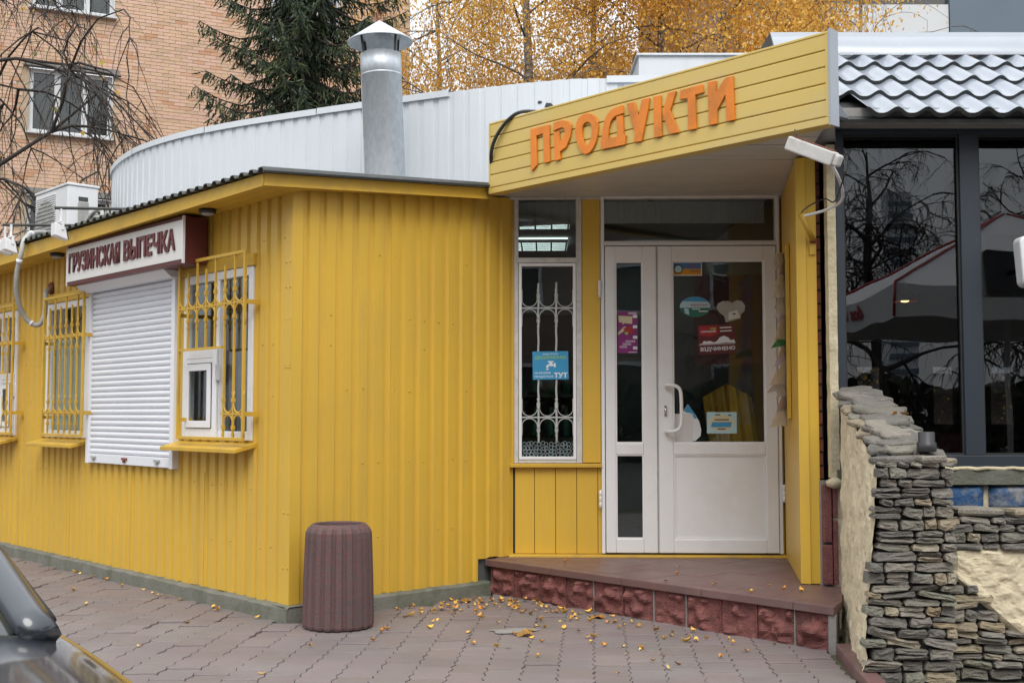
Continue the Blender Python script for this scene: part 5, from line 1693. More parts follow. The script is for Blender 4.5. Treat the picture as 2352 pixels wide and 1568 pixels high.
course(lambda z: 1.585 + 0.075 * z, lambda z: 1.975, 0.0, 0.975, 5.345, tan=0.7)
pl_line = lambda x: 0.60 if x < 1.99 else 0.60 - (x - 1.985) * 1.22
course(lambda z: 1.975, lambda z: 2.98, 0.0, 0.72, 5.43, skip=lambda x, z: (max(0.10, 0.47 - (x - 2.0) * 0.95) + 0.03 < z < 0.59) and x > 1.995, tan=0.6)
# plaster infill panel with thick lip
m = MB(); vs = []; fs = []
NI, NJ = 60, 24
for j in range(NJ + 1):
    for i in range(NI + 1):
        x_ = 1.992 + 1.0 * i / NI
        lo_ = max(0.09, 0.47 - (x_ - 2.0) * 0.95); hi_ = 0.592
        v_ = j / NJ
        z_ = lo_ + (hi_ - lo_) * v_
        e_ = min(1, min(v_, 1 - v_) * 12, i / 2)
        y_ = 5.425 - 0.03 * e_ - 0.012 * mnoise.noise(Vector((x_ * 17, z_ * 22, 0))) - 0.006 * mnoise.noise(Vector((x_ * 50, z_ * 60, 2)))
        vs.append((x_, y_, z_))
for j in range(NJ):
    for i in range(NI):
        a = j * (NI + 1) + i; fs.append((a, a + 1, a + NI + 2, a + NI + 1))
m.add(vs, fs); m.build('plaster_panel', M_plast, sw)
MB().box(2.99, 4.6, 5.40, 5.43, 0.0, 0.73).build('plaster_panel', M_plast, sw)
# flat cap stones: sloping run along the side wall, then along the pillar and the low wall
def slab_obj(cx_, cy_, z_, w_, l_, t_, rot, tx_, ty_, tint):
    m = MB(); m.cur = tint
    n_ = 11
    pts = []
    for k in range(n_):
        a = 2 * PI * k / n_ + rnd.uniform(-0.12, 0.12)
        r_ = 1.0 / max(abs(math.cos(a)), abs(math.sin(a))) * rnd.uniform(0.80, 1.0)
        pts.append((w_ / 2 * r_ * math.cos(a), l_ / 2 * r_ * math.sin(a)))
    vs = []
    for (sc, dz) in ((0.93, -t_ / 2), (1.0, -t_ * 0.15), (1.0, t_ * 0.25), (0.92, t_ / 2)):
        for (a, b_) in pts: vs.append((a * sc, b_ * sc, dz + rnd.uniform(-0.003, 0.003)))
    fs = [tuple(range(n_ - 1, -1, -1)), tuple(range(3 * n_, 4 * n_))]
    for k in range(3):
        for i in range(n_): fs.append((k * n_ + i, k * n_ + (i + 1) % n_, (k + 1) * n_ + (i + 1) % n_, (k + 1) * n_ + i))
    m.add(vs, fs)
    return m.build('cap_stone', M_stone, sw, T(cx_, cy_, z_) @ RZ(rot) @ RX(tx_) @ RY(ty_))
NC = 16
for k in range(NC):
    u_ = k / (NC - 1)
    y_ = 6.50 - 0.98 * u_
    zc = 1.325 - 0.285 * u_
    xl_ = 1.80 - 0.11 * u_; xr_ = 2.04 - 0.05 * u_
    ww = rnd.uniform(0.19, 0.27)
    cx_ = (xl_ + xr_) / 2 + rnd.uniform(-0.03, 0.03)
    slab_obj(cx_, y_, zc, ww, rnd.uniform(0.13, 0.19), rnd.uniform(0.022, 0.036), rnd.uniform(-0.5, 0.5), rnd.uniform(0.12, 0.38), rnd.uniform(-0.12, 0.12), rnd.choice(TG))
    if k % 2: slab_obj(xr_ - 0.05 + rnd.uniform(-0.02, 0.02), y_ - 0.03, zc - 0.022, rnd.uniform(0.12, 0.18), 0.15, 0.026, rnd.uniform(-0.6, 0.6), 0.22, 0.08, rnd.choice(TG))
    if k % 2 == 0: slab_obj(xl_ + 0.05, y_ - 0.03, zc - 0.026, rnd.uniform(0.13, 0.18), 0.15, 0.026, rnd.uniform(-0.6, 0.6), 0.22, -0.08, rnd.choice(TG))
for k in range(5):
    slab_obj(1.72 + 0.058 * k, 5.40 + rnd.uniform(-0.02, 0.05), 0.988 + rnd.uniform(-0.006, 0.008), rnd.uniform(0.10, 0.16), rnd.uniform(0.14, 0.2), 0.030, rnd.uniform(-0.3, 0.3), rnd.uniform(-0.05, 0.05), rnd.uniform(-0.05, 0.05), rnd.choice(TG))
xx = 2.04
while xx < 3.4:
    w_ = rnd.uniform(0.16, 0.30)
    slab_obj(xx + w_ / 2, 5.55, 0.742 + rnd.uniform(-0.006, 0.006), w_ * 1.02, 0.32, 0.035, rnd.uniform(-0.1, 0.1), rnd.uniform(-0.04, 0.04), rnd.uniform(-0.03, 0.03), rnd.choice(TG))
    xx += w_
# black spotlight on the wall
sp = thing('wall_spotlight', 'black cylindrical spotlight standing on top of the slate pillar', 'spotlight', T(1.905, 5.42, 1.006))
MB().lathe([(0.020, 0.0), (0.022, 0.004), (0.022, 0.012), (0.008, 0.016), (0.008, 0.022)], 14).build('foot', M_black, sp)
MB().lathe([(0.040, 0.020), (0.044, 0.026), (0.044, 0.062), (0.037, 0.066), (0.037, 0.110), (0.030, 0.112)], 22).build('lamp_body', M_black, sp)
# kerb between paving and plaster wall
kb = MB()
d_ = Vector((1.53 - 1.63, 5.10 - 5.97)).normalized(); n__ = Vector((-d_.y, d_.x))
kpts = []
for (p, w_) in ((Vector((1.665, 6.0)), 0.045), (Vector((1.545, 5.0)), 0.045), ):
    pass
kb.prism_z([(1.622, 5.98), (1.50, 4.9), (1.585, 4.89), (1.71, 6.0)], -0.03, 0.052)
kbo = kb.build('kerb_stone', M_redtile, None, bevel=0.012)
tag(kbo, 'reddish kerb stone at the foot of the plastered wall', 'kerb')

# ================================================================== brick apartment block behind on the left
fdir = Vector((0.899, 0.438))
FK = frame((-2.52, 28.5), fdir)           # local x runs to the right, ends at 0; y into the building
apt = thing('brick_apartment_block', 'pale peach brick apartment block with white windows behind the kiosk', 'apartment block', FK.copy())
BL = 26.0; BH = 15.0
AW = []
for zr in (4.45, 7.19, 9.90, 12.6):
    for xc in (-7.81, -2.62, -13.0, -18.2):
        AW.append((xc - 0.85, xc + 0.85, zr, zr + 1.40))
# mortar wall with real openings: built as strips around the windows
m = MB()
zlev = sorted({0.0, BH} | {w[2] for w in AW} | {w[3] for w in AW})
for i in range(len(zlev) - 1):
    z0_, z1_ = zlev[i], zlev[i + 1]
    cuts = sorted([(w[0], w[1]) for w in AW if w[2] <= z0_ + 1e-6 and w[3] >= z1_ - 1e-6])
    xl = -BL
    for a, b_ in cuts + [(0.0, 0.0)]:
        if a > xl: m.add([(xl, 0, z0_), (a, 0, z0_), (a, 0, z1_), (xl, 0, z1_)], [(0, 1, 2, 3)])
        xl = b_
m.add([(0, 0, 0), (0, 11, 0), (0, 11, BH), (0, 0, BH)], [(0, 1, 2, 3)])
m.add([(-BL, 0, BH), (0, 0, BH), (0, 11, BH), (-BL, 11, BH)], [(0, 1, 2, 3)])
m.build('wall', M_mort, apt)
BW_, BHt = 0.262, 0.078
bt = []
for k in range(8):
    t_ = rnd.uniform(0.88, 1.10)
    bt.append((t_, t_ * rnd.uniform(0.94, 1.0), t_ * rnd.uniform(0.88, 1.0)))
bt += [(0.95, 0.80, 0.70), (0.88, 0.70, 0.58)]
bmeshes = []
for t_ in bt:
    mm = MB(); mm.cur = t_
    mm.hexa([(0.005, -0.010, 0.004), (BW_ - 0.005, -0.010, 0.004), (BW_ - 0.004, 0.01, 0.003), (0.004, 0.01, 0.003), (0.005, -0.010, BHt - 0.006), (BW_ - 0.005, -0.010, BHt - 0.006), (BW_ - 0.004, 0.01, BHt - 0.004), (0.004, 0.01, BHt - 0.004)])
    me = mm.mesh('brick'); me.materials.append(M_brick); bmeshes.append(me)
rest = MB()
cells = []
row = 0
z_ = 4.2
while z_ < 11.4:
    x_ = -13.5 + (BW_ / 2 if row % 2 else 0)
    while x_ < -BW_:
        if not any(w[0] - BW_ < x_ < w[1] and w[2] - BHt < z_ < w[3] for w in AW):
            cells.append((x_, z_))
        x_ += BW_
    z_ += BHt; row += 1
# the ones that show largest stand left of the spruce, between the upper and lower windows
def shows(c):
    return 0 if (-9.6 < c[0] < -4.8 and 6.2 < c[1] < 9.6) else 1
cells.sort(key=lambda c: (shows(c), c[0]))
# one patch of 300 neighbours as single objects, the remainder joined
for k, (x_, z_) in enumerate(cells):
    r_ = mnoise.noise(Vector((x_ * 0.5, z_ * 0.5, 0)))
    ti = rnd.randrange(8) if rnd.random() < 0.90 - 0.05 * r_ else 8 + rnd.randrange(2)
    dy = rnd.uniform(-0.006, 0.003)
    if k < 300:
        o = obj('brick', bmeshes[ti], None, apt); o.matrix_local = T(x_, dy, z_)
    else:
        rest.cur = bt[ti]
        a = dy
        rest.add([(x_ + 0.005, a - 0.010, z_ + 0.004), (x_ + BW_ - 0.005, a - 0.010, z_ + 0.004), (x_ + BW_ - 0.004, 0.01, z_ + 0.003), (x_ + 0.004, 0.01, z_ + 0.003), (x_ + 0.005, a - 0.010, z_ + BHt - 0.006), (x_ + BW_ - 0.005, a - 0.010, z_ + BHt - 0.006), (x_ + BW_ - 0.004, 0.01, z_ + BHt - 0.004), (x_ + 0.004, 0.01, z_ + BHt - 0.004)],
                 [(4, 5, 6, 7), (3, 2, 1, 0), (0, 1, 5, 4), (1, 2, 6, 5), (3, 0, 4, 7)])
rest.build('brick_field', M_brick, apt, kind='stuff')
for (x0_, x1_, z0_, z1_) in AW:
    f_ = MB()
    ring(f_, x0_, x1_, z0_, z1_, 0.09, 0.06, 0.14)
    for mx_ in (x0_ + 0.57, x1_ - 0.57): f_.box(mx_ - 0.06, mx_ + 0.06, 0.062, 0.138, z0_ + 0.09, z1_ - 0.09)
    wo = f_.build('window', M_panelw, apt)
    MB().box(x0_ + 0.05, x1_ - 0.05, 0.10, 0.106, z0_ + 0.05, z1_ - 0.05).build('pane', M_glass, wo)
    MB().box(x0_ - 0.05, x1_ + 0.05, -0.14, 0.06, z0_ - 0.04, z0_ - 0.005).build('sill', M_panelw, wo)
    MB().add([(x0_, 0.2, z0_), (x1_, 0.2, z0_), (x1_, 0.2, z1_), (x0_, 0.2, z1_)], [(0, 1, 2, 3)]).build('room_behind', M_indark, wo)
    if x0_ < -5: MB().box(x0_ - 0.12, x1_ + 0.12, -0.10, 0.04, z1_ + 0.02, z1_ + 0.14).build('ledge', M_moss, wo)
MB().tube([(-0.85, -0.08, 0), (-0.85, -0.08, BH)], 0.05, 8).build('drainpipe', M_redbrick, apt)
for zz in (7.6, 8.5, 9.5): MB().tube([(-1.6, -0.02, zz + 0.15), (-0.2, -0.02, zz)], 0.012, 5).build('cable', M_black, apt)

# ================================================================== apartment block behind on the right
rap = thing('panel_apartment_block', 'brown rendered apartment block with white and slate-blue balconies behind the birches', 'apartment block', T(0, 31, 0))
MB().box(4.6, 20, 0, 11, 0, 19).build('wall', M_brown, rap)
for k in range(6):
    zf = 2.35 + k * 2.75
    # left stack: corrugated white balcony, middle: plain white, right: slate blue
    for (x0_, x1_, dp, mt, zh) in ((6.1, 7.55, 0.6, M_panelw, 1.05), (8.10, 11.28, 1.2, M_panelw, 1.15), (11.30, 15.5, 1.25, M_panelb, 1.35)):
        b_ = MB(); b_.box(x0_, x1_, -dp, -dp + 0.05, zf, zf + zh); b_.box(x0_, x0_ + 0.05, -dp + 0.051, -0.001, zf, zf + zh); b_.box(x1_ - 0.05, x1_, -dp + 0.051, -0.001, zf, zf + zh)
        bo = b_.build('balcony', mt, rap)
        MB().box(x0_ - 0.03, x1_ + 0.03 if x1_ != 11.28 else x1_, -dp - 0.03, -0.001, zf - 0.12, zf - 0.001).build('slab', M_panelw, bo)
        MB().box(x0_ + 0.06, x1_ - 0.06, -dp + 0.06, -dp + 0.09, zf + zh, zf + 2.4).build('glazing', M_glass, bo)
    w_ = MB(); ring(w_, 16.5, 18.0, zf + 0.9, zf + 2.3, 0.09, -0.03, 0.03); wo = w_.build('window', M_panelw, rap)
    MB().box(16.55, 17.95, -0.012, -0.008, zf + 0.95, zf + 2.25).build('pane', M_glass, wo)

# ================================================================== trees
def leaf_cloud(mb, centres, n, size, droop, rng, tints, spread):
    for _ in range(n):
        c = rng.choice(centres)
        p = Vector((c[0] + rng.gauss(0, spread), c[1] + rng.gauss(0, spread), c[2] - abs(rng.gauss(0, spread * droop))))
        mb.cur = rng.choice(tints)
        s = size * rng.uniform(0.6, 1.25)
        a = rng.uniform(0, 2 * PI); b = rng.uniform(-1.1, 1.1)
        u = Vector((math.cos(a), math.sin(a), 0)) * s
        v = Vector((-math.sin(a) * math.sin(b), math.cos(a) * math.sin(b), -math.cos(b))) * s * 1.2
        mb.add([p - u * 0.45, p + v * 0.5 - u * 0.1, p + u * 0.45, p - v * 0.5 + u * 0.1], [(0, 1, 2, 3)])
def branch_tree(rng, base, height, trunk_r, levels, spread, droop, twigs, len0, lean=(0, 0), nb=7, start=0.25, minr=0.006, limb=0.42):
    """returns trunk MB, limb MB, list of tip points"""
    trunk, limbs, tips = MB(), MB(), []
    n = 10
    pts = []
    for i in range(n + 1):
        t = i / n
        pts.append(Vector((base[0] + lean[0] * t + 0.12 * math.sin(t * 5 + base[0]), base[1] + lean[1] * t + 0.1 * math.sin(t * 4.2), base[2] + height * t)))
    trunk.tube(pts, [trunk_r * (1 - 0.85 * i / n) for i in range(n + 1)], 9)
    def grow(p, d, ln, r, lev):
        m = 5
        q = [p]; dd = d.copy()
        for i in range(m):
            dd = (dd + Vector((rng.gauss(0, 0.16), rng.gauss(0, 0.16), rng.gauss(0, 0.12) - droop * (1 + lev) * 0.06))).normalized()
            q.append(q[-1] + dd * ln / m)
        limbs.tube(q, [max(minr * 0.5, r * (1 - 0.7 * i / m)) for i in range(m + 1)], 4 if lev > 0 else 6, cap=False)
        if lev >= levels:
            tips.extend(q[2:])
            return
        for k in range(twigs):
            i = rng.randint(1, m)
            ax = Vector((rng.gauss(0, 1), rng.gauss(0, 1), rng.gauss(0, 0.6))).normalized()
            nd = (dd * 0.75 + ax * spread).normalized()
            grow(q[i], nd, ln * rng.uniform(0.45, 0.75), max(minr, r * 0.55), lev + 1)
    for k in range(nb):
        t = start + (1 - start) * (k + rng.random() * 0.6) / nb
        i = min(n - 1, int(t * n))
        p = pts[i].lerp(pts[i + 1], t * n - i)
        a = k * 2.4 + rng.uniform(-0.4, 0.4)
        d = Vector((math.cos(a), math.sin(a), 0.75)).normalized()
        grow(p, d, len0 * (1.1 - 0.6 * t), trunk_r * limb * (1.05 - 0.7 * t), 0)
    return trunk, limbs, tips
BT = [(1.0, 1.0, 1.0), (1.1, 1.08, 0.9), (0.9, 0.92, 1.0), (0.72, 0.70, 0.8), (1.15, 1.2, 1.3), (0.95, 0.82, 0.75)]
def birch(seed, base, h, label, nleaf, dens_spread=0.22, grp='yellow birches behind the shop'):
    rng = random.Random(seed)
    t = thing('birch_tree', label, 'tree', None, grp)
    tr, lm, tips = branch_tree(rng, base, h, 0.13, 2, 0.75, 1.5, 4, 3.0, nb=19, start=0.26, limb=0.26)
    tr.build('trunk', M_birch, t); lm.build('limbs', M_twig, t, kind='stuff')
    # hanging switches from the tips
    sw_ = MB(); hang = []
    for p in tips:
        if rng.random() < 0.35:
            q = [p]; 
            for i in range(4): q.append(q[-1] + Vector((rng.gauss(0, 0.05), rng.gauss(0, 0.05), -rng.uniform(0.12, 0.26))))
            sw_.tube(q, 0.004, 3, cap=False, smooth=False); hang.extend(q)
        hang.append(p)
    sw_.build('twigs', M_twig, t, kind='stuff')
    cr = MB()
    leaf_cloud(cr, hang, int(nleaf * 1.9), 0.050, 1.0, rng, BT, dens_spread)
    cr.build('crown', M_birchleaf, t)
birch(11, (0.25, 19.5, 0), 13.5, 'yellow birch with a slim dark-marked trunk beside the grey box', 20000, 0.28)
birch(12, (2.7, 20.5, 0), 12.5, 'full golden birch standing in front of the brown apartment wall', 42000, 0.32)
birch(13, (3.4, 18.8, 0), 11.5, 'dense golden birch rising behind the grey roof box', 42000, 0.32)
birch(14, (-1.6, 24.0, 0), 11.0, 'thin birch with few leaves against the sky beside the brick block', 4500, 0.28)
birch(16, (1.7, 22.5, 0), 13.0, 'tall golden birch between the slim birch and the brown apartment wall', 36000, 0.34)
birch(15, (7.2, 23.5, 0), 11.0, 'nearly bare birch in front of the white balconies', 1500, 0.3)

# spruce in front of the brick block
def spruce(seed, base, h, label):
    rng = random.Random(seed)
    t = thing('spruce_tree', label, 'tree')
    MB().tube([(base[0], base[1], 0), (base[0] + 0.05, base[1], h * 0.5), (base[0], base[1], h)], [0.17, 0.11, 0.015], 9).build('trunk', M_bark, t)
    bo = MB(); nd = MB()
    tints = [(1, 1, 1), (0.75, 0.8, 0.85), (1.35, 1.3, 1.0), (0.55, 0.6, 0.65), (1.7, 1.5, 1.1)]
    z = 2.8
    while z < h - 0.2:
        rad = 2.45 * (1 - (z / h)) ** 0.75 + 0.1
        nb_ = 7
        a0 = rng.uniform(0, 6.3)
        for k in range(nb_):
            a = a0 + 2 * PI * k / nb_ + rng.uniform(-0.25, 0.25)
            R_ = rad * rng.uniform(0.7, 1.15)
            dirv = Vector((math.cos(a), math.sin(a), 0))
            pts = []
            for i in range(9):
                s = i / 8
                pts.append(Vector((base[0], base[1], z)) + dirv * (R_ * s) + Vector((0, 0, -0.28 * R_ * math.sin(s * 2.2) + 0.30 * R_ * max(0, s - 0.6))))
            bo.tube(pts, [0.025 * (1 - 0.85 * i / 8) for i in range(9)], 5, cap=False)
            for i in range(1, 9):
                for j in range(int(7 + 5 * R_)):
                    f = rng.random()
                    p = pts[i - 1].lerp(pts[i], f)
                    s = (i - 1 + f) / 8
                    side = Vector((-dirv.y, dirv.x, 0)) * rng.choice((-1, 1))
                    ln = rng.uniform(0.14, 0.42) * (1.15 - 0.6 * s)
                    fall = rng.uniform(0.35, 1.7)
                    d = (side * rng.uniform(0.2, 1) + dirv * rng.uniform(0.1, 0.7) + Vector((0, 0, -fall))).normalized()
                    nd.cur = rng.choice(tints)
                    # a hanging spray: a main needle blade with side blades, all narrow
                    w = Vector((rng.gauss(0, 1), rng.gauss(0, 1), 0.2)).normalized()
                    w = (w - d * w.dot(d)).normalized()
                    for q in range(4):
                        st = p + d * (ln * q / 4)
                        dd = (d + w * rng.uniform(-0.7, 0.7)).normalized()
                        l2 = ln * rng.uniform(0.28, 0.5)
                        ww = w.cross(dd).normalized() * 0.013 if rng.random() < 0.5 else w * 0.013
                        nd.add([st - ww, st + ww, st + dd * l2 + ww * 0.3, st + dd * l2 - ww * 0.3], [(0, 1, 2, 3)])
        z += rng.uniform(0.26, 0.36)
    bo.build('branches', M_bark, t, kind='stuff')
    nd.build('crown', M_needle, t)
spruce(21, (-3.05, 17.2, 0), 12.5, 'dark green spruce with drooping branches in front of the brick block')

# bare tree reaching in from the left
def bare(seed, base, h, r, label, levels=3, len0=3.4, nb=9, start=0.3, droop=1.0, grp=None, twigs=4, lean=(0, 0), few=0):
    rng = random.Random(seed)
    t = thing('bare_tree', label, 'tree', None, grp)
    tr, lm, tips = branch_tree(rng, base, h, r, levels, 0.85, droop, twigs, len0, nb=nb, start=start, minr=0.0036, lean=lean)
    tr.build('trunk', M_bark, t); lm.build('limbs', M_bark, t, kind='stuff')
    if few:
        cr = MB(); leaf_cloud(cr, tips, few, 0.06, 0.5, rng, [(0.7, 0.9, 0.8), (0.5, 0.75, 1.0), (1, 1, 1)], 0.1)
        cr.build('crown', M_birchleaf, t)
bare(31, (-7.6, 13.6, 0), 8.5, 0.125, 'bare dark-branched tree reaching over the far end of the kiosk', levels=3, len0=3.9, nb=15, start=0.32, droop=1.4, few=160, twigs=5)

# ================================================================== street side behind the camera, seen in the glass
bare(41, (7.4, -10.5, 0), 6.6, 0.16, 'bare tree across the street mirrored in the restaurant glass', levels=3, len0=2.6, nb=15, twigs=5, grp='bare trees across the street')
bare(42, (10.2, -9.5, 0), 5.6, 0.15, 'bushy bare tree across the street mirrored beside the mullion', levels=3, len0=2.4, nb=15, twigs=5, grp='bare trees across the street')
bare(43, (4.6, -12.0, 0), 5.0, 0.14, 'low bare tree across the street mirrored near the foam strip', levels=3, len0=2.4, nb=15, twigs=5, grp='bare trees across the street')
hd = thing('added_hedge', 'dark hedge added across the street so the glass mirrors a dark mass', 'hedge')  # unseen hedge added to darken the lower part of the glass reflections
hm = MB()
hr = random.Random(5)
for k in range(9000):
    x_ = hr.uniform(-12, 20); y_ = -13.5 + hr.gauss(0, 0.35); z_ = hr.uniform(0, 1.9) + 0.15 * math.sin(x_ * 1.7)
    p = Vector((x_, y_, z_)); s_ = hr.uniform(0.10, 0.2)
    u = Vector((hr.gauss(0, 1), hr.gauss(0, 1), hr.gauss(0, 1))).normalized() * s_; v = u.orthogonal().normalized() * s_
    hm.cur = hr.choice([(1, 1, 1), (0.7, 0.75, 0.7), (1.3, 1.2, 1.0)])
    hm.add([p - u, p - v, p + u, p + v], [(0, 1, 2, 3)])
hm.build('foliage', M_needle, hd, kind='stuff')
opp = thing('added_opposite_house', 'plain brown-grey house added across the street to darken the shop door reflection', 'house', T(0, -19, 0))  # unseen house added to darken the door glass, ends short of the restaurant's reflection
MB().box(-26, 7.6, -9, 0, 0, 9.5).build('wall', M_brown, opp)
MB().prism_x([(-9.5, 9.5), (0.5, 9.5), (-4.5, 12.2)], -26.4, 8.0).build('roof', M_redbrick, opp)
for k in range(10):
    for zf in (1.2, 4.2, 7.0):
        x_ = -24.5 + k * 3.2
        wo = ring(MB(), x_, x_ + 1.4, zf, zf + 1.5, 0.1, -0.02, 0.06).build('window', M_panelw, opp)
        MB().box(x_ + 0.08, x_ + 1.32, 0.01, 0.02, zf + 0.08, zf + 1.42).build('pane', M_indark, wo)
tw = thing('tower_block', 'tall narrow pale tower block far across the street mirrored in the glass', 'tower block', T(98, -280, 0))
MB().box(-3.5, 3.5, -7, 0, 0, 58).build('wall', M_panelw, tw)
for k in range(18): MB().box(-3.52, 3.52, 0.001, 0.7, 2.5 + k * 3.0, 3.5 + k * 3.0).build('balcony_band', M_panelb, tw)
um = thing('parasol', 'large white terrace parasol with red piping beside the restaurant terrace', 'parasol', T(5.13, 1.28, 0) @ RZ(R(2)))
MB().tube([(0, 0, 0.05), (0, 0, 3.3)], 0.028, 10).build('pole', M_pvc, um)
MB().box(-0.4, 0.4, -0.4, 0.4, 0.0, 0.08).build('base', M_conc, um, bevel=0.02)
hs = 1.62
c4 = [(-hs, -hs), (hs, -hs), (hs, hs), (-hs, hs)]
cv = MB(); vs = [(0, 0, 3.25)]; fs = []
for i in range(4):
    a, b_ = Vector(c4[i]), Vector(c4[(i + 1) % 4])
    for k in range(9):
        p = a.lerp(b_, k / 9); sag = 0.05 * math.sin(PI * k / 9)
        vs.append((p.x, p.y, 2.38 - sag))
n_ = 36
for i in range(n_): fs.append((0, 1 + i, 1 + (i + 1) % n_))
for i in range(n_):
    x_, y_, z_ = vs[1 + i]; vs.append((x_ * 1.004, y_ * 1.004, z_ - 0.30 - 0.02 * math.sin(i * 2.1)))
for i in range(n_): fs.append((1 + i, 1 + n_ + i, 1 + n_ + (i + 1) % n_, 1 + (i + 1) % n_))
cv.add(vs, fs); cv.build('canopy', M_canvas, um)
for i in range(4):
    a = Vector((*c4[i], 2.38)); MB().tube([Vector((0, 0, 3.262)), a + Vector((0, 0, 0.012)), a * 1.006 + Vector((0, 0, -0.31))], 0.014, 5).build('red_piping', M_red, um)
for rz_, off in ((0, 0), (PI / 2, 0), (PI, 0), (-PI / 2, 0)):
    me = fit_text('dos 188', -0.60, 0.35, 2.13, 2.30, -hs * 1.012, 0.004, 0.03, 0.2)
    obj('lettering', me, M_red, um, RZ(rz_))

# ================================================================== parked car at the left edge
cf = Vector((0.64, -0.768)).normalized()
FCAR = frame((-1.826, 2.097), cf)         # x towards the boot, y towards the pavement
car = thing('parked_car', 'dark grey metallic saloon car parked by the pavement', 'car', FCAR.copy())
st_ = [  # x, half width at sill, half width at shoulder, z sill, z shoulder, half width top, z top
    (-2.25, 0.62, 0.64, 0.38, 0.58, 0.46, 0.66), (-2.15, 0.78, 0.79, 0.28, 0.66, 0.60, 0.75), (-1.7, 0.83, 0.84, 0.22, 0.75, 0.68, 0.84), (-0.9, 0.85, 0.87, 0.20, 0.81, 0.73, 0.90),
    (0.0, 0.85, 0.87, 0.20, 0.82, 0.75, 0.90), (0.70, 0.85, 0.865, 0.20, 0.80, 0.735, 0.875), (0.95, 0.85, 0.86, 0.20, 0.785, 0.715, 0.855), (1.5, 0.83, 0.84, 0.22, 0.73, 0.68, 0.815), (1.95, 0.77, 0.78, 0.28, 0.66, 0.60, 0.74), (2.12, 0.62, 0.64, 0.38, 0.58, 0.46, 0.64)]
m = MB(); vs = []; fs = []
for (x_, ws, wsh, zs, zsh, wt, zt) in st_:
    half = [(ws * 0.9, zs), (ws, zs + 0.1), (wsh, (zs + zsh) / 2), (wsh - 0.015, zsh - 0.05), (wsh - 0.05, zsh), (wt, zt - 0.012), (wt * 0.5, zt + 0.012)]
    for (y_, z_) in half: vs.append((x_, y_, z_))
    vs.append((x_, 0.0, zt + 0.02))
    for (y_, z_) in reversed(half): vs.append((x_, -y_, z_))
nP = 15
for i in range(len(st_) - 1):
    for k in range(nP - 1):
        a = i * nP + k; fs.append((a, a + 1, a + nP + 1, a + nP))
fs.append(tuple(range(nP))); e_ = (len(st_) - 1) * nP; fs.append(tuple(range(e_ + nP - 1, e_ - 1, -1)))
m.add(vs, [tuple(reversed(f)) for f in fs], True)
body = m.build('body', M_car, car)
sub = body.modifiers.new('sub', 'SUBSURF'); sub.levels = 2; sub.render_levels = 2
# greenhouse: corner points of the glass house, left side positive
gb = {'fl': (0.84, 0.69, 0.835), 'ft': (-0.22, 0.53, 1.345), 'rt': (-0.70, 0.54, 1.35), 'rl': (-1.50, 0.67, 0.89), 'ml': (-0.45, 0.72, 0.90)}
def mir(p): return (p[0], -p[1], p[2])
def curved(pa, pb, pc, pd, bul, nrm, n=8):
    """quad patch pa-pb (bottom) pd-pc (top) bulging outwards"""
    vs, fs = [], []
    pa, pb, pc, pd = map(Vector, (pa, pb, pc, pd))
    for j in range(n + 1):
        for i in range(n + 1):
            u_, v_ = i / n, j / n
            p = (pa.lerp(pb, u_)).lerp(pd.lerp(pc, u_), v_) + Vector(nrm) * bul * (math.sin(PI * u_) + 0.4 * math.sin(PI * v_))
            vs.append(p)
    for j in range(n):
        for i in range(n):
            a = j * (n + 1) + i; fs.append((a, a + 1, a + n + 2, a + n + 1))
    return vs, fs
M_carglass = glassmat('car_glass', (0.25, 0.30, 0.30), 1.9)
MB().add(*curved(gb['fl'], mir(gb['fl']), mir(gb['ft']), gb['ft'], 0.05, (0.55, 0, 0.8)), True).build('rear_screen', M_carglass, car)
MB().add(*curved(mir(gb['rl']), gb['rl'], gb['rt'], mir(gb['rt']), 0.05, (-0.55, 0, 0.8)), True).build('windscreen', M_carglass, car)
